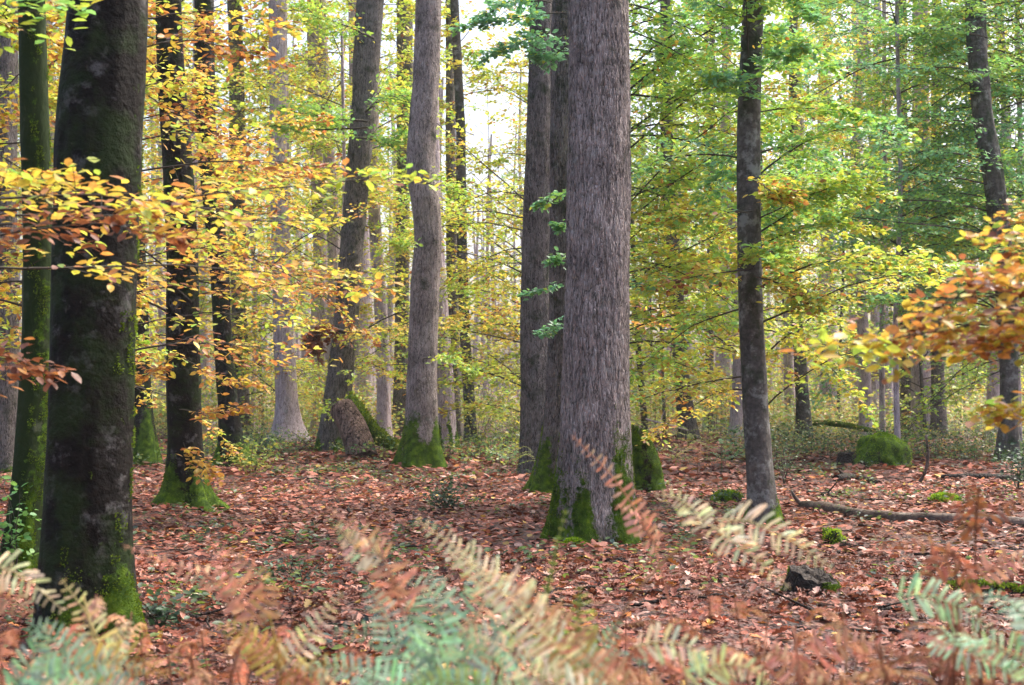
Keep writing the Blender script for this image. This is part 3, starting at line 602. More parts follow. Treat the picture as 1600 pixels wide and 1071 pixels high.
def background():
    rng = np.random.default_rng(77); spots = []
    px = -40
    for row, (d0, d1, step) in enumerate([(42, 54, 108), (56, 70, 88), (72, 92, 66)]):
        px = -40 + row * 23
        while px < 1660:
            spots.append((px + rng.uniform(-22, 22), rng.uniform(d0, d1), row)); px += step
    used = set(); cnt = {}
    spots.sort()
    for (px, d, row) in spots:
        if 655 < px < 815 and (row < 2 or rng.random() < .5): continue
        if px < 400: pr = [.15, .2, .05, .2, .4, 0]
        elif px < 850: pr = [.22, .18, .08, .04, .48, 0]
        elif px < 960: pr = [.3, .2, .1, 0, .4, 0]
        else: pr = [.17, .1, .16, .04, .41, .12]
        ki = rng.choice(6, p=pr); src, desc = KINDS[ki]
        if ki in used:
            t = src.copy(); COL.objects.link(t)
            for c in src.children:
                e = c.copy(); COL.objects.link(e); e.parent = t
        else: t = src; used.add(ki)
        x = PX(px, d); t.location = (x, d, float(gh(x, d))); t.rotation_euler = (0, 0, rng.uniform(0, 6.28)); s = rng.uniform(.8, 1.15); t.scale = (s, s, s)
        g = max(i for i in range(len(LAND)) if LAND[i][0] <= px) if px > -60 else 0
        key = (g, desc); k = cnt.get(key, 0); cnt[key] = k + 1
        t["_k"] = k; t["_g"] = g; t["_d"] = desc
        t["group"] = "background trees"
    for o in list(COL.objects):
        if "_k" in o.keys():
            g, k, desc = o["_g"], o["_k"], o["_d"]; n = cnt[(g, desc)]
            a, b = LAND[g][1], LAND[min(g + 1, len(LAND) - 1)][1]
            o["label"] = (f"distant {desc} tree between {a} and {b}" if n == 1 else f"{ORD[k]} distant {desc} tree between {a} and {b}")
            for q in ("_k", "_g", "_d"): del o[q]
background()

def far_wood():
    rng = np.random.default_rng(99); mb = MB(); n = 90000
    y = rng.uniform(88, 150, n); x = rng.uniform(-1, 1, n) * (y * .45 + 6); z = rng.random(n) ** 1.1 * 34 + .2
    p = xyz(x, y, z); w = fbm(p * [.16, .16, .3], 3, 61); gap = np.exp(-((x / y * FPX + CX - 745) / 85) ** 2) + .6 * np.exp(-((x / y * FPX + CX - 610) / 40) ** 2); k = w > -.02 + .016 * (z - 7).clip(0) + .22 * gap * (z > 9); p = p[k]; n = len(p)
    a = rng.uniform(0, 6.28, n); d = np.stack([np.cos(a), np.sin(a), rng.normal(0, .2, n)], 1); nr = rng.normal(0, .5, (n, 3)); nr[:, 2] += 1
    m = 3.2 + .9 * np.tanh(-p[:, 0] / 18)
    leaves(mb, p, d, nr, rng.uniform(.3, .55, n), tint(p, m, .7, rng, .12), LEAF1)
    M = 260; y = rng.uniform(84, 150, M); x = rng.uniform(-1, 1, M) * (y * .45 + 5); H = rng.uniform(14, 30, M); r = rng.uniform(.06, .28, M)
    zz = np.linspace(-.2, 1, 6)[None] * H[:, None]; pth = xyz(x[:, None] + np.cumsum(rng.normal(0, .25, (M, 6)), 1), y[:, None] + 0 * zz, 0); pth[..., 2] = zz
    tubes(mb, pth, r[:, None] * np.linspace(1, .35, 6)[None], 6, 1)
    # fine bare branches against the sky
    Q = 1500; b = rng.integers(0, M, Q); h = rng.uniform(.25, .95, Q); s = np.stack([x[b], y[b], h * H[b]], 1); aa = rng.uniform(0, 6.28, Q); L = rng.uniform(2, 6, Q)
    tt = np.linspace(0, 1, 5)[None, :, None]; dr = np.stack([np.cos(aa), np.sin(aa) * .5, rng.uniform(.3, 1.1, Q)], 1)[:, None]
    pth = s[:, None] + dr * L[:, None, None] * tt + np.cumsum(rng.normal(0, .12, (Q, 5, 3)), 1)
    tubes(mb, pth, .05 * np.linspace(1, .3, 5)[None] * np.ones((Q, 1)), 3, 1)
    o = mb.build("distant_woodland", [M_LEAF, M_FAR], col=True); tag(o, "pale yellow-green mass of far-off woodland closing the view", "woodland", kind="stuff")
far_wood()

# ------------------------------------------------------------------ undergrowth, shrubs, stumps, logs, boulder
def mass_leaves(name, label, cat, n, xr, yr, h, size, cols, seed, fr=.35, thr=0.0, ptw=.4):
    rng = np.random.default_rng(seed); mb = MB()
    px = rng.uniform(xr[0], xr[1], n); d = 1 / rng.uniform(1 / yr[1], 1 / yr[0], n); x = (px - CX) / FPX * d
    p = xyz(x, d, 0); w = fbm(p * fr, 3, seed); hh = h * np.clip(.55 + .9 * w, 0, 1.6)
    k = w > thr; p = p[k]; hh = hh[k]; n = len(p); p[:, 2] = gh(p[:, 0], p[:, 1]) + hh * rng.random(n) ** .7
    a = rng.uniform(0, 6.28, n); dd = np.stack([np.cos(a), np.sin(a), rng.normal(.1, .35, n)], 1); nr = rng.normal(0, .5, (n, 3)); nr[:, 2] += 1
    c = np.asarray(cols)[rng.integers(0, len(cols), n)] * rng.uniform(.6, 1.3, (n, 1))
    leaves(mb, p, dd, nr, size * rng.uniform(.6, 1.3, n), c, LEAF1)
    q = p[rng.integers(0, n, n // 25)]; e = q.copy(); e[:, 2] = -.02
    tubes(mb, np.stack([e, (q + e) / 2 + rng.normal(0, .03, q.shape), q], 1), np.full((len(q), 3), .004), 3, 1)
    tag(mb.build(name, [M_LEAF, M_TWIG], col=True), label, cat, kind="stuff")
mass_leaves("bramble_thicket", "low dark blue-green thicket covering the ground behind the mossy boulder", "undergrowth", 30000, (1130, 1700), (30.5, 62), .5, .085, [(.07, .14, .06), (.12, .20, .08), (.24, .30, .08), (.04, .08, .04), (.35, .25, .08)], 301, .55, .0)
mass_leaves("undergrowth", "pale green and yellow undergrowth filling the far distance", "undergrowth", 90000, (-60, 1660), (44, 95), 1.7, .16, [(.32, .40, .10), (.22, .32, .10), (.50, .48, .12), (.45, .28, .10)], 302, .16, -.2)
mass_leaves("sapling_carpet", "thin green seedlings round the feet of the trees left of centre", "undergrowth", 16000, (200, 860), (29, 50), .45, .09, [(.12, .22, .08), (.22, .32, .08), (.40, .40, .08), (.08, .15, .07)], 303, .4, .12)

def shrub(label, px, by, w, h, n, cols, seed, ls=.06, name="holly_shrub", group=None):
    d = DG(by); rng = np.random.default_rng(seed); base = np.array([PX(px, d), d, float(gh(PX(px, d), d))]); W_ = w / FPX * d / 2; H_ = h / FPX * d
    t = thing(name, label, "shrub", base, group); sm = MB(); lf = MB(); ns = 9
    a = rng.uniform(0, 6.28, ns); rr = rng.uniform(.2, 1, ns) * W_
    end = base + np.stack([np.cos(a) * rr, np.sin(a) * rr, H_ * rng.uniform(.5, 1, ns)], 1)
    tt = np.linspace(0, 1, 6)[None, :, None]; pth = base + (end - base)[:, None] * tt + rng.normal(0, .012, (ns, 6, 3)); pth[:, 0] = base; pth[..., :2] -= ((end - base)[:, None, :2] * tt * (1 - tt)) * .5
    tubes(sm, pth, np.linspace(.006, .002, 6)[None] * np.ones((ns, 1)), 4, 0); sm.build("stem", M_TWIG, t, base)
    i = rng.integers(0, ns, n); u = rng.uniform(.3, 1, n)[:, None]; p = base + (end[i] - base) * u + rng.normal(0, 1, (n, 3)) * [W_ * .25, W_ * .25, H_ * .14]
    p[:, 2] = np.maximum(p[:, 2], base[2] + .02); a = rng.uniform(0, 6.28, n); dd = np.stack([np.cos(a), np.sin(a), rng.normal(0, .4, n)], 1)
    nr = rng.normal(0, .5, (n, 3)); nr[:, 2] += 1; c = np.asarray(cols)[rng.integers(0, len(cols), n)] * rng.uniform(.6, 1.3, (n, 1))
    leaves(lf, p, dd, nr, ls * rng.uniform(.6, 1.2, n), c); lf.build("foliage", M_LEAF, t, base, col=True)
HOL = [(.04, .085, .05), (.07, .13, .07), (.10, .17, .10), (.025, .05, .03)]
YEL = [(.30, .36, .07), (.45, .42, .08), (.18, .28, .06)]
shrub("dark green holly shrub on the leaves in front of the kinked trunk", 695, 795, 90, 52, 420, HOL, 311)
shrub("small dark green shrub by the sticks at the thick left trunk's foot", 250, 1000, 90, 60, 160, HOL, 312, .05)
shrub("little dark green shrub in the leaf litter below the holly shrub", 470, 905, 110, 45, 170, HOL, 313, .05)
shrub("small green shrub left of the mossy boulder beside the stump", 1225, 760, 80, 95, 260, [(.10, .16, .09), (.16, .22, .10)], 314, .05)
shrub("upright leafy shrub beneath the gnarled trunk at the right edge", 1590, 770, 80, 70, 420, HOL, 315, .07)
shrub("yellow-green bush between the thin mottled trunk and the oak pair", 745, 715, 120, 130, 700, YEL, 316, .09, "yellow_bush")
shrub("low yellow-green bush left of the oak pair on the ground", 800, 700, 70, 70, 360, YEL, 317, .09, "yellow_bush")
shrub("leafy yellow bush just right of the orange-leaved trunk", 395, 745, 90, 60, 380, YEL, 318, .08, "yellow_bush")
shrub("green shrub between the lilac-grey trunk and the flared dark trunk", 415, 715, 90, 45, 420, HOL + YEL[2:], 319, .08)
shrub("spreading young green shrub at the left edge below the mossy trunk", 25, 905, 120, 160, 260, [(.10, .26, .08), (.16, .32, .08)], 320, .07)
shrub("small green shrub low beside the slim mottled beech's root", 1135, 792, 50, 26, 200, HOL, 321, .05)

def blob(name, label, cat, px, by, w, h, dep, p, mossy, seed, mat=None, amp=.2, squash=None, tufts=3000, tsz=.022, group=None):
    d = DG(by); W_, H_ = w / FPX * d / 2, h / FPX * d; x0 = PX(px, d); d2 = d + dep / 2; base = np.array([x0, d2, float(gh(x0, d2))])
    th = np.linspace(.02, 2.2, 60); A, T_ = np.meshgrid(np.arange(72) / 72 * 2 * np.pi, th)
    q = np.stack([np.sin(T_) * np.cos(A), np.sin(T_) * np.sin(A), np.cos(T_)], -1)
    rg = np.random.default_rng(seed + 5)
    PL = [((-.05, 0, 1), .74), ((-.85, -.1, .55), .78), ((.95, -.1, .2), .88), ((.1, -.92, .4), .8), ((0, .9, .3), .8), ((.6, -.75, .15), .86), ((-.55, -.75, .4), .84), ((.45, .1, .9), .85)]
    PL = [(nz(np.array(n) + rg.normal(0, .12 if cat != "boulder" or h < 50 else .02, 3)), dd_) for n, dd_ in PL]
    q = q / (sum(np.clip((q @ n) / dd_, 0, None) ** 14 for n, dd_ in PL)[..., None] ** (1 / 14)); q = q * (1 + amp * fbm(q * 1.5 + seed, 3, seed)[..., None] + .03 * fbm(q * 7, 2, seed)[..., None])
    if squash: q[..., 2] += squash * q[..., 0] * (q[..., 2] > 0)
    v = base + q * [W_, dep / 2, H_ * .97] 
    nup = np.clip(q[..., 2], -1, 1); ms = mossy * (.62 + .5 * nup) - .55 * np.clip(q[..., 0] - .35, 0, 1) * (q[..., 2] < .55) + .3 * fbm(q * 2.5 + seed, 2, seed + 1)
    t = thing(name, label, cat, base, group); mb = MB(); idx = np.arange(v.shape[0] * 72).reshape(-1, 72); b = np.roll(idx, -1, 1)
    f = np.stack([idx[1:], b[1:], b[:-1], idx[:-1]], -1).reshape(-1, 4); mb.add(v, f, 0, None, ms)
    mb.add(v[0].mean(0)[None], np.zeros((0, 4), int)); k = mb.n - 1
    mb.f.append(np.stack([idx[0], b[0], np.full(72, k)], -1)); mb.m.append(np.zeros(72, np.int32)); mb.c.append(np.ones((72, 4))); mb.sm.append(np.ones(72, bool)); mb.a[-1] = np.array([mossy])
    mb.build("stone" if cat == "boulder" else "wood", mat or M_CUT, t, base, att=True)
    rng = np.random.default_rng(seed); n = tufts * 3; i = rng.integers(0, 45, n); j = rng.integers(0, 72, n); kk = (ms[i, j] + .3 * vn(v[i, j] * 12, 3) > .5) & (v[i, j, 2] > base[2])
    i, j = i[kk][:tufts], j[kk][:tufts]; pp = v[i, j] + rng.normal(0, 1, (len(i), 3)) * .012 * np.array([1, 1, .6]); nr = nz(q[i, j])
    dd = nr * .8 + rng.normal(0, .6, nr.shape); tt = np.clip(.5 + .5 * fbm(pp * 4, 2, 4) + rng.normal(0, .15, len(i)), 0, 1)[:, None]
    if len(i): lb = MB(); leaves(lb, pp, dd, np.cross(dd, rng.normal(0, 1, nr.shape)), tsz * rng.uniform(.6, 1.5, len(i)), np.array([.10, .19, .012]) * (1 - tt) + np.array([.42, .60, .03]) * tt, LEAF1); lb.build("moss", M_MOSSLEAF, t, base, col=True)
    return t
blob("mossy_boulder", "big moss-covered boulder with a dark bare right side", "boulder", 1394, 737, 102, 70, 1.2, 3.4, .85, 401, squash=-.18, tufts=14000, tsz=.014, amp=.16)
blob("mossy_stone", "flat bright mossy stone on the leaves right of the long log", "boulder", 1485, 790, 64, 17, .5, 2.5, 1.0, 402, tufts=2500)
blob("mossy_stone", "low dark mossy stone left of the slim mottled beech's foot", "boulder", 1138, 794, 54, 22, .5, 2.5, .7, 403, tufts=1500)
blob("mossy_stump", "small knobbly mossy stump in front of the long log", "stump", 1308, 850, 38, 30, .3, 2.5, .75, 404, tufts=1500, amp=.35, tsz=.015)
blob("mossy_hump", "tiny green moss cushion at the centre oak's foot", "moss", 897, 862, 30, 12, .12, 2.2, 1.1, 405, tufts=1200)
def stump(name, label, px, by, pts, seed, mat, moss, mside=None, mtop=0, tufts=1500, sides=40, flare=.3, tilt=(0, 0), fh=.15, litter_n=6):
    d = DG(by); base = np.array([PX(px, d), d, float(gh(PX(px, d), d))]); rng = np.random.default_rng(seed)
    z = np.array([CH - (q[1] - HY) / FPX * d for q in pts])[::-1]; xs = np.array([PX(q[0], d) for q in pts])[::-1]; rs = np.array([q[2] / FPX * d / 2 for q in pts])[::-1]
    zs = np.linspace(-.1, z[-1], 26); A, Z = np.meshgrid(np.arange(sides) / sides * 2 * np.pi, zs); zz = np.maximum(Z, 0)
    lob = (.5 + .5 * np.sin(A * 4 + seed)); rad = np.interp(Z, z, rs) * (1 + flare * np.exp(-zz / fh) * lob + .1 * fbm(xyz(np.cos(A) * 2 + seed, np.sin(A) * 2, Z * 4), 3, seed))
    u = np.clip((Z + .1) / (z[-1] + .1), 0, 1) ** 2
    v = xyz(np.interp(Z, z, xs) + rad * np.cos(A), d + rad * np.sin(A) * .9, Z + u * (tilt[0] * rad * np.cos(A) + tilt[1] * rad * np.sin(A)) + .02 * u * vn(xyz(np.cos(A) * 4, np.sin(A) * 4, seed), seed))
    ms = moss * (.6 + .5 * lob); 
    if mside is not None: ms = ms * (.3 + .7 * np.clip(np.cos(A - mside) + .2, 0, 1)) + mtop * np.clip(np.cos(A - mside), 0, 1)
    t = thing(name, label, "stump", base); mb = MB(); idx = np.arange(26 * sides).reshape(26, sides); b = np.roll(idx, -1, 1)
    mb.add(v, np.stack([idx[:-1], b[:-1], b[1:], idx[1:]], -1).reshape(-1, 4), 0, None, ms); mb.build("trunk", mat, t, base, att=True)
    tb = MB(); c = v[-1].mean(0) - [0, 0, .015]; rings = np.linspace(0, 1, 6)[:, None, None]; w = c + (v[-1][None] - c) * rings * .995; w[1:-1, :, 2] += .012 * rng.normal(0, 1, w[1:-1, :, 2].shape)
    ii = np.arange(6 * sides).reshape(6, sides); bb = np.roll(ii, -1, 1); tb.add(w, np.stack([ii[:-1], bb[:-1], bb[1:], ii[1:]], -1).reshape(-1, 4), 0, None, np.zeros(6 * sides)); tb.build("cut_top", M_CUT, t, base, att=True)
    if tufts: moss_tufts(t, (v, ms, zs, None), base, tufts, seed, zmax=9, thr=.4)
    return t, c
stump("tree_stump", "blackened cut stump with fallen leaves on top and moss on its right side", 1270, 945, [(1272, 898, 68), (1270, 925, 78), (1270, 945, 88)], 411, M_CUT, .5, 0, .9, 1800, tilt=(-.25, .25))
stump("tree_stump", "low dark rotten stump left of the moss-covered boulder", 1328, 730, [(1328, 708, 34), (1328, 730, 42)], 412, M_CUT, .15, tufts=0)
stump("mossy_stump", "tall mossy stump leaning against the centre oak's right side", 1008, 768, [(999, 668, 22), (1003, 690, 34), (1007, 720, 52), (1010, 768, 58)], 413, M_CUT, .78, tufts=7000, flare=.15, tilt=(-.4, 0))

def stub():
    d = 34.5; t = thing("broken_stub", "short slanting bark-covered stub with a mossy root, before the leaning oak", "stump", (PX(560, d), d, 0)); base = np.array([PX(560, d), d, 0])
    mb = MB(); pth = smooth_path([P(568, 720, 32.4), P(560, 690, 32.7), P(549, 662, 33.0), P(534, 638, 33.3)], 22)
    tubes(mb, pth, np.linspace(.36, .30, 22)[None], 36, 0, cap=1, rough=.05, att=np.full(22, -.1), seed=5); mb.build("trunk", [M_STUB, M_LOG], t, base, att=True)
    mb = MB(); pth = smooth_path([P(536, 632, 34.7), P(560, 655, 34.6), P(583, 680, 34.4), P(618, 700, 34.2)], 22); r = np.linspace(.33, .11, 22)
    tubes(mb, pth, r[None], 24, 0, cap=True, rough=.1, att=np.full(22, 1.), seed=6); o = mb.build("root", M_CUT, t, base, att=True)
    rng = np.random.default_rng(3); n = 3500; i = rng.integers(0, 22, n); a = rng.uniform(-.5, 3.6, n); nr = np.stack([np.sin(a) * .4 + .3, -np.cos(a), np.sin(a)], 1); nr = nz(nr); pp = pth[i] + nr * r[i][:, None] * 1.0 + rng.normal(0, .03, nr.shape)
    dd = nr + rng.normal(0, .6, nr.shape); lb = MB(); tt = rng.random((n, 1)); leaves(lb, pp, dd, np.cross(dd, rng.normal(0, 1, nr.shape)), .05 * rng.uniform(.6, 1.5, n), np.array([.06, .10, .01]) * (1 - tt) + np.array([.26, .34, .03]) * tt, LEAF1); lb.build("moss", M_MOSSLEAF, t, base, col=True)
stub()

def log(name, label, cat, pts, w0, w1, seed, mat=M_LOG, moss=0.0, twigs=(), sides=18, lift=.3, rough=.08, tufts=0):
    """pts [(px,py)] lying on the ground unless a distance is given"""
    rng = np.random.default_rng(seed); q = []
    for p in pts:
        d = p[2] if len(p) > 2 else DG(p[1]); q.append(P(p[0], p[1], d))
    q = np.array(q); dm = q[:, 1].mean(); n = max(10, int(np.linalg.norm(q[-1] - q[0]) / .12)); pth = smooth_path(q, n); r0, r1 = w0 / FPX * dm / 2, w1 / FPX * dm / 2
    if all(len(p) < 3 for p in pts): pth[:, 2] = gh(pth[:, 0], pth[:, 1]) + np.linspace(r0, r1, n) * lift + .01
    pth = pth + np.cumsum(rng.normal(0, .004, pth.shape), 0); base = pth[n // 2].copy()
    t = thing(name, label, cat, base); mb = MB(); rr = np.linspace(r0, r1, n) * (1 + .10 * vn(xyz(np.arange(n) * .5, seed, 0), 2))
    tubes(mb, pth, rr[None], sides, 0, cap=True, rough=rough, att=np.full(n, moss) + .5 * vn(xyz(np.arange(n) * .35, seed, 3), 8) * (moss > 0) - (moss <= 0) * .3, seed=seed); mb.build("trunk" if w0 > 9 else "stem", mat, t, base, att=True)
    for (u, ang, L) in twigs:
        i = int(u * (n - 1)); e = pth[i] + np.array([math.cos(ang) * L, -.1 * L, math.sin(ang) * L]); b = smooth_path([pth[i], (pth[i] + e) / 2 + rng.normal(0, .06 * L, 3), e], 8)
        mb = MB(); tubes(mb, b, (np.linspace(.5, .18, 8) * rr[i])[None], 8, 0, cap=True, att=np.full(8, -.3)); mb.build("branch", mat, t, base, att=True)
    if tufts:
        i = rng.integers(0, n, tufts); a = rng.uniform(.3, 2.9, tufts); T_ = nz(np.gradient(pth, axis=0))[i]; sd = nz(np.cross(T_, [0, 0, 1.])); nr = sd * np.cos(a)[:, None] + np.array([0, 0, 1.]) * np.sin(a)[:, None]
        pp = pth[i] + nr * rr[i][:, None] * 1.02 + T_ * rng.uniform(-.08, .08, (tufts, 1)); dd = nr + rng.normal(0, .6, nr.shape); tt = rng.random((tufts, 1)); lb = MB()
        leaves(lb, pp, dd, np.cross(dd, rng.normal(0, 1, nr.shape)), .03 * rng.uniform(.6, 1.5, tufts), np.array([.05, .09, .01]) * (1 - tt) + np.array([.20, .28, .03]) * tt, LEAF1); lb.build("moss", M_MOSSLEAF, t, base, col=True)
log("fallen_log", "long bare brown log lying across the leaves at right", "log", [(1254, 800), (1340, 812), (1450, 821), (1600, 824), (1720, 826)], 20, 19, 421, twigs=((.02, 2.2, .25),), lift=.7)
log("fallen_log", "thin dark log behind the flat mossy stone at the right edge", "log", [(1470, 752), (1560, 754), (1680, 748)], 12, 10, 422, M_CUT)
log("fallen_log", "dark mossy log at the lower right edge, half in the leaves", "log", [(1500, 938), (1570, 936), (1700, 932)], 22, 18, 423, M_CUT, .5, tufts=1500)
log("mossy_log", "mossy green log lying behind the boulder at right", "log", [(1272, 662, 45), (1310, 664, 44), (1380, 678, 42)], 9, 6, 424, M_CUT, 1.0, tufts=2500)
log("broken_branch", "knobbly dark branch on the ground left of the boulder's foot", "branch", [(1306, 756), (1345, 753), (1372, 757)], 13, 8, 425, M_CUT, twigs=((.3, 2.4, .2),))
log("broken_branch", "short dark branch on the leaves above the long log's left end", "branch", [(1262, 773), (1290, 775), (1312, 772)], 8, 5, 426, M_CUT, twigs=((.5, .9, .3),))
log("bent_branch", "thin bent branch sticking up from the leaves right of the boulder", "branch", [(1430, 762, 23.6), (1446, 738, 23.4), (1449, 710, 23.3), (1446, 680, 23.2)], 7, 3.5, 427, M_OAK2, twigs=((.6, 1.9, .35), (.8, .9, .2)), sides=8)
log("broken_branch", "dark forked branch lying in front of the blackened stump", "branch", [(1285, 988), (1340, 975), (1420, 972)], 12, 8, 428, M_CUT, twigs=((.2, 2.7, .5), (.6, .25, .4)))
log("broken_branch", "thin dark stick lying left of the forked branch", "branch", [(1240, 967), (1290, 980), (1310, 985)], 6, 5, 429, M_CUT, sides=8)
log("broken_branch", "dark rotten branch on the leaves right of the thick left trunk", "branch", [(200, 943), (270, 946), (318, 945)], 13, 8, 430, M_CUT, .2)
log("broken_branch", "longer dark branch lying nearest, right of the thick left trunk's root", "branch", [(205, 985), (270, 978), (328, 985)], 14, 9, 431, M_CUT, twigs=((.7, .3, .4),))
log("broken_branch", "short dark stick on the leaves in front of the kinked trunk's left", "branch", [(522, 782), (540, 790), (562, 800)], 7, 5, 432, M_CUT, sides=8)
log("broken_branch", "thin crooked stick below the holly shrub", "branch", [(612, 797), (640, 800), (655, 798)], 6, 4, 433, M_CUT, sides=8)
log("broken_branch", "crooked stick with a raised end right of the holly shrub", "branch", [(675, 808), (700, 800), (722, 792)], 6, 4, 434, M_CUT, twigs=((.7, 1.2, .12),), sides=8)
log("broken_branch", "dark lump of rotten branch among leaves left of the holly shrub", "branch", [(378, 768), (400, 770), (425, 767)], 12, 8, 435, M_CUT)
log("broken_branch", "stick lying left of the leaning oak's mossy foot", "branch", [(425, 704), (460, 706), (500, 700)], 5, 4, 436, M_LOG, sides=8, twigs=((.5, .5, .5), (.7, 2.4, .6)))
log("broken_branch", "dark wet piece of branch half buried below the oak's foot", "branch", [(905, 938), (950, 942), (1010, 940)], 9, 6, 437, M_CUT, sides=10)
log("broken_branch", "black stub of branch on the leaves between the left sticks and the ferns", "branch", [(412, 933), (432, 935), (455, 932)], 14, 9, 438, M_CUT, .3)
log("broken_branch", "thin pale stick leaning by the bracken behind the mottled beech", "branch", [(1010, 655, 40), (1040, 662, 39), (1075, 672, 38)], 3.5, 2.5, 439, M_FAR, sides=6, twigs=((.4, 1.2, .5),))
def tiny_sticks():
    rng = np.random.default_rng(440); mb = MB(); M = 700; d = np.sqrt(rng.random(M) * (34 ** 2 - 49) + 49); x = rng.uniform(-1, 1, M) * d * .38; a = rng.normal(0, .8, M); L = rng.uniform(.08, .45, M)
    t = np.linspace(-.5, .5, 5)[None]; pth = np.stack([x[:, None] + np.cos(a)[:, None] * L[:, None] * t, d[:, None] + np.sin(a)[:, None] * L[:, None] * t, 0 * t + 0 * L[:, None]], -1)
    pth[..., 2] = gh(pth[..., 0], pth[..., 1]) + .035; pth += rng.normal(0, .008, pth.shape); tubes(mb, pth, rng.uniform(.003, .013, M)[:, None] * np.ones((1, 5)), 5, 0, rough=.1)
    tag(mb.build("twig_litter", M_CUT, att=True), "small dark twigs scattered through the leaf litter", "twigs", kind="stuff")
tiny_sticks()

# ------------------------------------------------------------------ bracken
RUST = np.array([.38, .15, .075]); TAN = np.array([.50, .28, .15]); CREAM = np.array([.78, .68, .42]); TEAL = np.array([.31, .47, .30]); LIME = np.array([.34, .42, .10]); OCHRE = np.array([.50, .34, .09]); PINK = np.array([.62, .32, .21])
PIN = (np.array([[0, .05, 0], [.35, .14, .02], [.75, .10, .0], [1, 0, -.05], [.75, -.10, 0], [.35, -.14, .02], [0, -.05, 0]]), np.array([[0, 6, 5, 1], [1, 5, 4, 2]]))
PINT = (PIN[0], np.array([[0, 6, 5, 1], [1, 5, 4, 2], [2, 4, 3, 3]]))
def frond(mb, path, pl, col, rng, n=20, nrm=(0, -.85, .5), curl=.25, taper=1.0, jit=.1, rr=.0022, wide=1.0, lacy=True):
    """one fern pinna: rachis path (world) with paired pinnules of length up to pl"""
    n = int(n * 1.25)
    pth = smooth_path(path, 24); col = np.asarray(col); tubes(mb, pth, np.linspace(rr, rr * .35, 24)[None], 5, 0, col * .8)
    u = (np.arange(n) + .5) / n; q = u * 23; i = np.minimum(q.astype(int), 22); f = (q - i)[:, None]; p = pth[i] * (1 - f) + pth[i + 1] * f; T_ = nz(pth[i + 1] - pth[i])
    N_ = nz(np.asarray(nrm, float) + rng.normal(0, .08, 3)); sd = nz(np.cross(T_, N_)); prof = np.minimum(1, (u + .12) / .25) * (1 - u * .93) ** (.75 * taper)
    for s in (-1, 1):
        dv = nz(sd * s + T_ * .42 + rng.normal(0, jit, (n, 3)) - np.array([0, 0, curl]) * rng.uniform(.2, 1.2, (n, 1)))
        L = np.maximum(pl * prof * rng.uniform(.85, 1.1, n), .008); c = col * rng.uniform(.75, 1.2, (n, 1)) * (1 + .1 * rng.standard_normal((n, 3)))
        if lacy:
            m = 7; tt = (np.arange(m) + .4) / m; nn = nz(np.cross(dv, T_))
            P0 = (p[:, None] + dv[:, None] * (L[:, None] * tt[None])[..., None]); P0[..., 2] -= curl * .35 * L[:, None] * tt[None] ** 2
            for s2 in (-1, 1):
                d2 = nz(np.cross(nn, dv)[:, None] * s2 + dv[:, None] * .35 + rng.normal(0, .12, P0.shape))
                l2 = (L[:, None] * .215 * wide * (1 - .55 * tt[None]) + .003)
                leaves(mb, P0.reshape(-1, 3), d2.reshape(-1, 3), np.repeat(nn * 1.0, m, 0) + rng.normal(0, .25 + curl * .5, (n * m, 3)), l2.ravel() * rng.uniform(.85, 1.15, n * m), np.repeat(c, m, 0), (LEAF1[0] * [1, 1.25, 1], LEAF1[1]))
        else: leaves(mb, p, dv, np.cross(dv, T_) * s + rng.normal(0, .15, (n, 3)), L, c, (PIN[0] * [1, wide, 1], PIN[1]), curl=rng.normal(-curl, .2, n))
    return pth
STEMN = 0
def bracken(label, stem, fronds, seed, group="bracken in the foreground", scol=None):
    """stem [(px,py,d)..] its last point joined to the ground; fronds [(pts, width px, colour, curl)]"""
    rng = np.random.default_rng(seed); s = [P(*a) for a in stem]; b = s[-1].copy(); b[2] = float(gh(b[0], b[1])) - .03; b[:2] += rng.normal(0, .05, 2); base = b + [0, 0, .03]
    t = thing("bracken_fern", label, "fern", base, group); mb = MB(); pth = smooth_path(s + [s[-1] * .5 + b * .5, b], 30); c = fronds[0][2] if scol is None else scol
    tubes(mb, pth, np.linspace(.0022, .0055, 30)[None], 6, 0, np.asarray(c) * .8); mb.build("stem", M_FERN, t, base, col=True)
    for (pts, w, cc, cu) in fronds:
        d = np.mean([q[2] for q in pts]); mb = MB(); w = w * 1.22; frond(mb, [P(*q) for q in pts], w / FPX * d, cc, rng, curl=cu, n=max(9, int(sum(math.dist(pts[i][:2], pts[i + 1][:2]) for i in range(len(pts) - 1)) / 15)), jit=.05 + cu * .2, lacy=False, wide=min(1.1, 34 / w)); mb.build("frond", M_FERN, t, base, col=True)
D3 = 3.0
bracken("rust-coloured drooping bracken tip right in front of the centre oak", [(1000, 800, 3.6), (1030, 870, 3.6), (1050, 960, 3.6), (1060, 1060, 3.6)], [([(1020, 850, 3.6), (990, 790, 3.6), (950, 735, 3.6), (892, 680, 3.6)], 34, PINK, .5), ([(1030, 860, 3.6), (1000, 810, 3.5), (960, 790, 3.5)], 34, PINK, .5)], 501)
bracken("cream bracken arching right on a long tan stem, right of the centre oak's foot", [(1150, 812, 3.0), (1070, 840, 3.0), (1010, 900, 3.0), (950, 985, 3.0), (935, 1060, 3.0)],
        [([(1120, 812, 3.0), (1170, 812, 2.95), (1240, 845, 2.9), (1302, 890, 2.9)], 52, CREAM, .35), ([(1100, 825, 3.0), (1085, 795, 3.05), (1060, 778, 3.1), (1022, 772, 3.1)], 36, CREAM * .95, .3), ([(1110, 820, 3.0), (1150, 850, 2.9), (1190, 880, 2.9), (1235, 920, 2.9)], 44, CREAM, .35)], 502, scol=TAN)
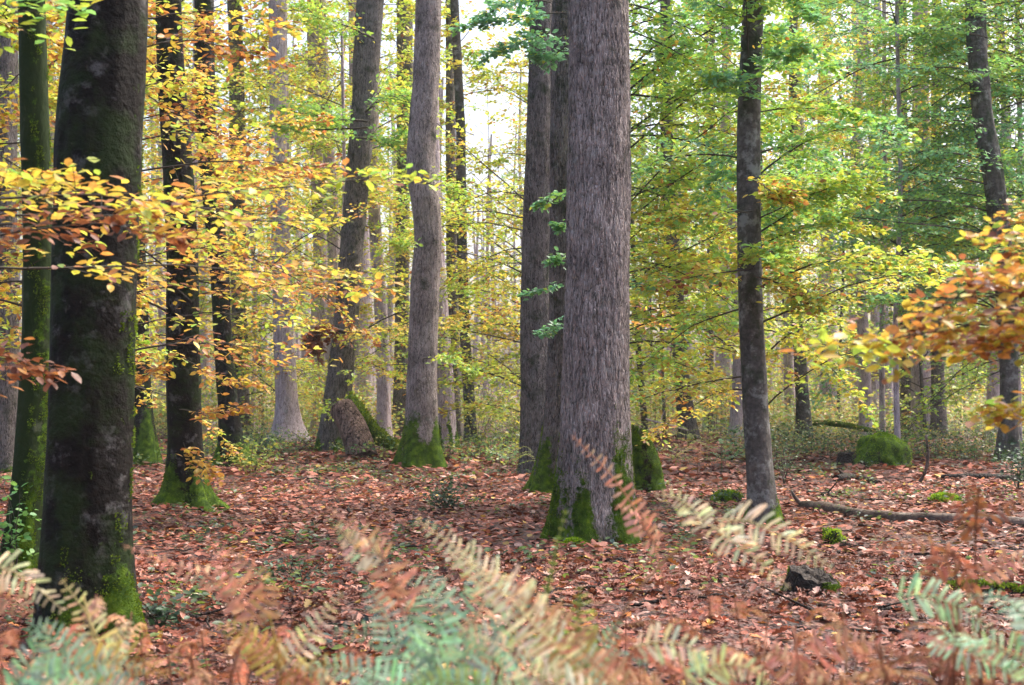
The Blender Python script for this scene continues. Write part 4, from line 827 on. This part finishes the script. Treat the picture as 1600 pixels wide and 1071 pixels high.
bracken("orange-brown drooping bracken with a pale green tip, left of the centre", [(590, 850, 2.8), (620, 920, 2.8), (640, 990, 2.8), (650, 1060, 2.8)],
        [([(640, 960, 2.8), (610, 890, 2.8), (570, 835, 2.8), (508, 795, 2.8)], 50, PINK, .6), ([(600, 870, 2.8), (560, 860, 2.8), (525, 820, 2.75)], 40, CREAM * .9, .3), ([(620, 900, 2.8), (600, 940, 2.75), (590, 1000, 2.7)], 36, RUST, .7)], 503)
bracken("pale cream and green bracken plume sweeping down right from the centre", [(700, 860, 2.7), (760, 930, 2.7), (820, 1000, 2.7), (850, 1080, 2.7)],
        [([(860, 1010, 2.7), (790, 920, 2.7), (720, 860, 2.7), (650, 812, 2.7)], 66, CREAM, .45), ([(900, 1040, 2.65), (850, 960, 2.65), (790, 915, 2.65), (730, 890, 2.65)], 60, TAN, .7), ([(760, 930, 2.7), (740, 980, 2.6), (760, 1060, 2.5)], 50, TAN, .6)], 504)
bracken("large teal-green bracken fronds low in the centre foreground", [(640, 960, 2.9), (680, 1000, 2.9), (690, 1080, 2.9)],
        [([(690, 1040, 2.9), (690, 980, 2.9), (670, 930, 2.9), (620, 900, 3.0)], 75, TEAL, .1), ([(700, 1040, 2.9), (740, 970, 2.9), (760, 930, 2.9), (740, 880, 3.0)], 75, TEAL, .1), ([(690, 1040, 2.9), (640, 1010, 2.8), (580, 990, 2.8), (520, 985, 2.8)], 60, TEAL, .15), ([(700, 1050, 2.9), (780, 1020, 2.8), (850, 1010, 2.8), (900, 1030, 2.8)], 60, TEAL, .15), ([(690, 1050, 2.9), (650, 1060, 2.7), (600, 1075, 2.6)], 55, TEAL, .1)], 505)
bracken("teal and lime bracken just right of the cream plume at the bottom", [(905, 930, 2.8), (900, 1000, 2.8), (900, 1080, 2.8)],
        [([(900, 1050, 2.8), (905, 1000, 2.8), (910, 950, 2.8), (905, 915, 2.8)], 48, LIME, .15), ([(900, 1060, 2.8), (940, 1010, 2.8), (970, 970, 2.8)], 44, TEAL * 1.1, .15), ([(890, 1060, 2.8), (850, 1000, 2.8), (840, 960, 2.8)], 44, LIME, .2)], 506)
bracken("thin lime-green bracken shoot standing alone before the centre oak", [(868, 860, 2.9), (855, 920, 2.9), (845, 1000, 2.9)], [([(848, 940, 2.9), (862, 890, 2.9), (870, 850, 2.9), (885, 795, 2.9)], 11, LIME, .1)], 507)
bracken("tan and rust bracken drooping right of the thick left trunk", [(300, 870, 3.0), (350, 930, 3.0), (400, 1000, 3.0), (420, 1070, 3.0)],
        [([(400, 960, 3.0), (330, 900, 3.0), (260, 880, 3.0), (192, 852, 3.0)], 34, PINK, .6), ([(410, 980, 3.0), (370, 910, 3.0), (340, 860, 3.0), (320, 840, 3.0)], 50, PINK, .6), ([(400, 970, 3.0), (420, 930, 3.0), (400, 890, 3.0), (360, 860, 3.0)], 34, TAN, .5)], 508)
bracken("cream bracken with hanging leaflets at the left edge", [(20, 880, 3.0), (-20, 930, 3.0), (-60, 1060, 3.0)], [([(-30, 890, 3.0), (10, 885, 3.0), (50, 910, 3.0), (100, 955, 3.0)], 52, CREAM, .6), ([(-40, 930, 3.0), (10, 930, 3.0), (50, 960, 2.95)], 44, TAN, .6)], 509)
bracken("pale yellow upright bracken in front of the thick left trunk", [(130, 930, 3.0), (150, 1000, 3.0), (160, 1080, 3.0)], [([(165, 1060, 3.0), (155, 1000, 3.0), (130, 950, 3.0), (95, 905, 3.0)], 46, CREAM * [1, .98, .75], .15), ([(160, 1040, 3.0), (190, 1000, 3.0), (205, 970, 3.0)], 36, CREAM * .9, .2), ([(155, 1040, 3.0), (120, 1010, 2.9), (80, 1000, 2.9)], 40, TAN, .3)], 510)
bracken("teal-green bracken in the lower left corner", [(100, 1000, 2.7), (110, 1040, 2.7), (110, 1100, 2.7)], [([(120, 1060, 2.7), (100, 1020, 2.7), (70, 985, 2.7), (45, 975, 2.7)], 62, TEAL, .05), ([(110, 1060, 2.7), (160, 1035, 2.7), (215, 1025, 2.7), (262, 1060, 2.6)], 50, OCHRE * 1.1, .2), ([(110, 1070, 2.6), (50, 1055, 2.6), (20, 1060, 2.6)], 50, TEAL, .1), ([(120, 1070, 2.6), (180, 1070, 2.6), (240, 1085, 2.6)], 44, TEAL, .1)], 511)
bracken("ochre-yellow bracken between the rust frond and the teal fronds", [(420, 960, 2.8), (440, 1010, 2.8), (440, 1090, 2.8)], [([(440, 1050, 2.8), (410, 1010, 2.8), (370, 985, 2.8), (340, 975, 2.8)], 46, OCHRE, .3), ([(440, 1050, 2.8), (480, 1000, 2.8), (510, 960, 2.8), (535, 925, 2.8)], 44, CREAM * .95, .3), ([(440, 1060, 2.8), (500, 1040, 2.7), (560, 1040, 2.7)], 44, OCHRE, .3)], 512)
bracken("rust bracken with a bent crown and a dark upright stem, lower right", [(1490, 860, 3.0), (1500, 930, 3.0), (1495, 1000, 3.0), (1485, 1080, 3.0)],
        [([(1500, 870, 3.0), (1460, 850, 3.0), (1410, 848, 3.0), (1360, 858, 3.0)], 22, RUST * 1.2, .8), ([(1490, 860, 3.0), (1450, 900, 3.0), (1440, 960, 3.0)], 36, RUST * 1.2, .8), ([(1495, 870, 3.0), (1520, 910, 3.0), (1530, 980, 3.0)], 32, RUST, .8)], 513, scol=RUST * .6)
bracken("rust bracken with curled hanging tips at the right edge", [(1530, 760, 3.3), (1520, 850, 3.3), (1530, 960, 3.3), (1535, 1080, 3.3)],
        [([(1525, 830, 3.3), (1560, 790, 3.3), (1600, 775, 3.3), (1650, 790, 3.3)], 34, RUST, .8), ([(1525, 840, 3.3), (1500, 800, 3.3), (1480, 770, 3.3)], 30, RUST, .8), ([(1528, 800, 3.3), (1520, 770, 3.3), (1520, 745, 3.3)], 22, RUST * .8, .8), ([(1530, 900, 3.3), (1580, 870, 3.3), (1640, 880, 3.3)], 36, PINK, .6)], 514, scol=RUST * .6)
bracken("pale green bracken fronds arching at the lower right", [(1460, 930, 2.9), (1500, 990, 2.9), (1520, 1080, 2.9)],
        [([(1400, 930, 2.9), (1450, 930, 2.9), (1510, 950, 2.9), (1560, 1000, 2.9)], 52, np.array([.45, .62, .36]), .3), ([(1470, 980, 2.9), (1500, 1010, 2.8), (1560, 1040, 2.8), (1630, 1060, 2.8)], 58, np.array([.42, .62, .38]), .3), ([(1580, 940, 2.9), (1600, 960, 2.9), (1650, 1000, 2.9)], 40, TEAL, .3)], 515)
bracken("cream-green bracken fronds lying low at the bottom right of centre", [(1060, 1020, 2.6), (1080, 1060, 2.6), (1090, 1110, 2.6)],
        [([(990, 1010, 2.6), (1040, 1000, 2.6), (1090, 1015, 2.6), (1120, 1050, 2.6)], 46, CREAM, .3), ([(1080, 1070, 2.6), (1120, 1035, 2.6), (1170, 1040, 2.6), (1210, 1080, 2.6)], 46, CREAM * [.85, 1, .8], .3), ([(1040, 1080, 2.6), (960, 1060, 2.5), (900, 1060, 2.5), (820, 1075, 2.5)], 40, TAN, .3)], 516)
bracken("yellow-cream bracken along the bottom edge in the centre", [(740, 1050, 2.4), (760, 1100, 2.4)], [([(780, 1100, 2.4), (730, 1070, 2.4), (680, 1060, 2.4), (620, 1075, 2.4)], 44, LIME, .2), ([(780, 1100, 2.4), (830, 1060, 2.4), (880, 1050, 2.4)], 44, CREAM, .2)], 517)
bracken("tan bracken low at the bottom right, with spread pale leaflets", [(1240, 980, 2.8), (1250, 1040, 2.8), (1255, 1100, 2.8)],
        [([(1250, 1060, 2.8), (1300, 1010, 2.8), (1360, 1000, 2.8), (1420, 1030, 2.8)], 40, PINK, .5), ([(1250, 1060, 2.8), (1200, 1010, 2.8), (1150, 1000, 2.8)], 40, PINK, .5), ([(1260, 1070, 2.7), (1330, 1060, 2.7), (1400, 1080, 2.7)], 40, TAN, .5)], 518)

bracken("big straw-coloured bracken sweeping up left from the bottom edge before the centre oak", [(960, 1060, 2.5), (980, 1120, 2.5)],
        [([(950, 1090, 2.5), (870, 1010, 2.5), (790, 930, 2.5), (700, 850, 2.6)], 58, CREAM, .4), ([(980, 1090, 2.45), (930, 1040, 2.45), (880, 975, 2.45), (800, 925, 2.5)], 56, TAN, .6), ([(930, 1090, 2.4), (840, 1060, 2.4), (770, 1000, 2.4), (720, 985, 2.4)], 56, CREAM * .9, .4)], 519)
bracken("pale teal bracken fanning out at the bottom, left of the straw-coloured plume", [(650, 1060, 2.5), (655, 1120, 2.5)],
        [([(650, 1090, 2.5), (620, 1010, 2.5), (600, 950, 2.55), (570, 915, 2.6)], 62, TEAL, .1), ([(660, 1090, 2.5), (680, 1010, 2.5), (690, 940, 2.5), (670, 890, 2.6)], 66, TEAL * 1.1, .1), ([(665, 1090, 2.5), (730, 1020, 2.5), (790, 980, 2.5), (820, 940, 2.5)], 62, TEAL, .1), ([(650, 1095, 2.4), (590, 1060, 2.4), (530, 1040, 2.4), (470, 1050, 2.4)], 56, TEAL * 1.1, .1), ([(665, 1090, 2.4), (760, 1070, 2.4), (840, 1060, 2.4)], 56, TEAL * 1.1, .1)], 520)
bracken("pale green bracken low in the left corner, in front of the thick trunk", [(30, 1060, 2.5), (20, 1120, 2.5)],
        [([(20, 1090, 2.5), (90, 1050, 2.5), (160, 1030, 2.5), (230, 1050, 2.5)], 56, TEAL * 1.15, .15), ([(20, 1090, 2.5), (60, 1010, 2.5), (80, 970, 2.5)], 50, TEAL, .15), ([(10, 1095, 2.5), (120, 1085, 2.45), (200, 1075, 2.4), (290, 1090, 2.4)], 46, CREAM * .9, .3)], 521)
bracken("light green bracken frond arching over the bottom right corner", [(1640, 1060, 2.5), (1660, 1120, 2.5)],
        [([(1660, 1090, 2.5), (1600, 1030, 2.5), (1530, 1000, 2.5), (1460, 1010, 2.5)], 52, np.array([.45, .62, .36]), .3), ([(1660, 1080, 2.5), (1620, 980, 2.5), (1570, 930, 2.6), (1500, 930, 2.7)], 48, np.array([.45, .60, .40]), .3)], 522)

def wild_bracken(base, h, Lf, nf, col, rng, label, group, w=.045, up=.55, sc=1.0, curl=.5, lacy=True, nn=16, name="bracken_fern", lean=None):
    t = thing(name, label, "fern", base, group); ln = rng.normal(0, .12, 2) * h if lean is None else lean; top = base + [ln[0], ln[1], h]
    pth = smooth_path([base - [0, 0, .03], base * .5 + top * .5 + [0, 0, .05 * h] - np.array([ln[0], ln[1], 0]) * .15, top], 20); mb = MB()
    tubes(mb, pth, np.linspace(.005, .002, 20)[None] * sc, 5, 0, col * .6); mb.build("stem", M_FERN, t, base, col=True)
    for k in range(nf):
        u = .45 + .5 * (k / max(nf - 1, 1)); p = pth[int(u * 19)]; a = rng.uniform(0, 6.28) if nf < 3 else k * 2.4 + rng.uniform(-.5, .5); L = Lf * (1.25 - .6 * u) * rng.uniform(.75, 1.2)
        d = np.array([math.cos(a), math.sin(a), 0]); q = [p, p + d * L * .4 + [0, 0, up * L * .3], p + d * L * .75 + [0, 0, up * L * .28], p + d * L + [0, 0, up * L * .0 - .1 * L]]
        c = col * rng.uniform(.8, 1.2) * (1 + rng.normal(0, .06, 3)); mb = MB(); frond(mb, q, w * L / .35, c, rng, n=nn, nrm=(0, -.15, 1), curl=curl, jit=.1 + .2 * curl, lacy=lacy); mb.build("frond", M_FERN, t, base, col=True)
def fill_bracken():
    rng = np.random.default_rng(601); seen = {}
    SP = [(-60, "the left edge"), (150, "the thick left trunk"), (288, "the orange-leaved trunk"), (540, "the leaning oak"), (662, "the kinked trunk"), (935, "the centre oak"), (1180, "the mottled beech"), (1392, "the boulder"), (1560, "the gnarled trunk"), (2000, "the right edge")]
    def spot(px, d, what, kind):
        i = max([k for k in range(len(SP)) if SP[k][0] <= px] or [0]); key = (i, what, kind); n = seen.get(key, 0); seen[key] = n + 1
        return f"{ORD[n]} {what} {kind}, counted rightward from below {SP[i][1]}"
    for k in range(130):
        px = -60 + (k + rng.random()) * 1740 / 130; d = rng.uniform(2.7, 4.1); top = rng.uniform(945, 1060) + (25 if px < 300 else 0) - (20 if px > 1150 else 0) + (50 if 480 < px < 980 else 0)
        h = CH - (top - HY) / FPX * d; x = PX(px, d); base = np.array([x, d, float(gh(x, d))])
        r = rng.random(); col, lb = (RUST, "rust-brown") if r < .62 else ((PINK, "pinkish tan") if r < .85 else (TAN * .95, "pale tan"))
        if 560 < px < 900 and r > .5: col, lb = TEAL, "teal-green"
        wild_bracken(base, h, rng.uniform(.22, .36), 7, col, rng, spot(px, d, lb, "bracken at the bottom edge"), f"{lb} bracken along the bottom edge", curl=.55, up=.4)
    for px in sorted([rng.uniform(850, 1640) if k < 12 else rng.uniform(330, 860) for k in range(16)]):   # thinner, farther rust stalks in the litter
        d = rng.uniform(4.2, 6.5); x = PX(px, d); h = rng.uniform(.35, .62)
        wild_bracken(np.array([x, d, float(gh(x, d))]), h, rng.uniform(.2, .32), 4, RUST * .8, rng, spot(px, d, "thin rust", "bracken stalk in the litter"), "thin rust bracken stalks in the litter", curl=.9, up=.2)
fill_bracken()
def far_bracken():
    rng = np.random.default_rng(602); G = np.array([.20, .38, .18]); Y = np.array([.50, .52, .16]); T2 = np.array([.24, .42, .32])
    L = [(1085, 672, T2, .75, "blue-green bracken arching beside the curved dark trunk"), (1100, 690, T2, .6, "blue-green bracken low right of the curved dark trunk"), (1062, 668, G, .95, "tall fresh green bracken left of the curved dark trunk"), (1040, 705, Y, .7, "yellowing bracken right of the tall mossy stump, farthest left of its clump"),
         (1075, 715, Y, .65, "yellowing bracken in the middle of the clump right of the mossy stump"), (1105, 722, Y * .9, .7, "yellow-green bracken at the right end of the clump by the mossy stump"), (1128, 735, G, .6, "olive bracken nearest the slim mottled beech"), (1055, 735, Y, .5, "low yellow bracken just right of the mossy stump"),
         (1090, 745, RUST, .5, "rust bracken in front of the yellowing clump"), (808, 742, Y * .95, .6, "pale green bracken left of the oak pair's mossy root"), (792, 735, G, .45, "small green bracken left of the pale green one by the oak pair"), (1150, 700, G, .6, "green bracken touching the slim mottled beech's left side"), (1020, 690, Y, .7, "pale yellow bracken directly behind the mossy stump")]
    for (px, by, c, h, lb) in L:
        d = DG(by); x = PX(px, d); wild_bracken(np.array([x, d, float(gh(x, d))]), h, .75, 7, c, rng, lb, "bracken in the clearing", w=.05, up=.5, sc=1.6, curl=.25, lacy=False, nn=14)
far_bracken()

# ------------------------------------------------------------------ haze
def haze():
    x, y0, y1, z0, z1 = 160, -40, 200, -1.5, 45
    v = [(-x, y0, z0), (x, y0, z0), (x, y1, z0), (-x, y1, z0), (-x, y0, z1), (x, y0, z1), (x, y1, z1), (-x, y1, z1)]
    mb = MB(); mb.add(v, [[3, 2, 1, 0], [4, 5, 6, 7], [0, 1, 5, 4], [1, 2, 6, 5], [2, 3, 7, 6], [3, 0, 4, 7]], smooth=False)
    t = NT("haze"); p = t.N("ShaderNodeVolumePrincipled", {"Color": (.95, .96, 1, 1), "Density": HAZE, "Anisotropy": 0.0}); t.L(p.outputs[0], t.out.inputs["Volume"])
    tag(mb.build("haze", t.m), "thin pale forest haze", "haze", kind="stuff")
HAZE = .00035
if HAZE: haze()
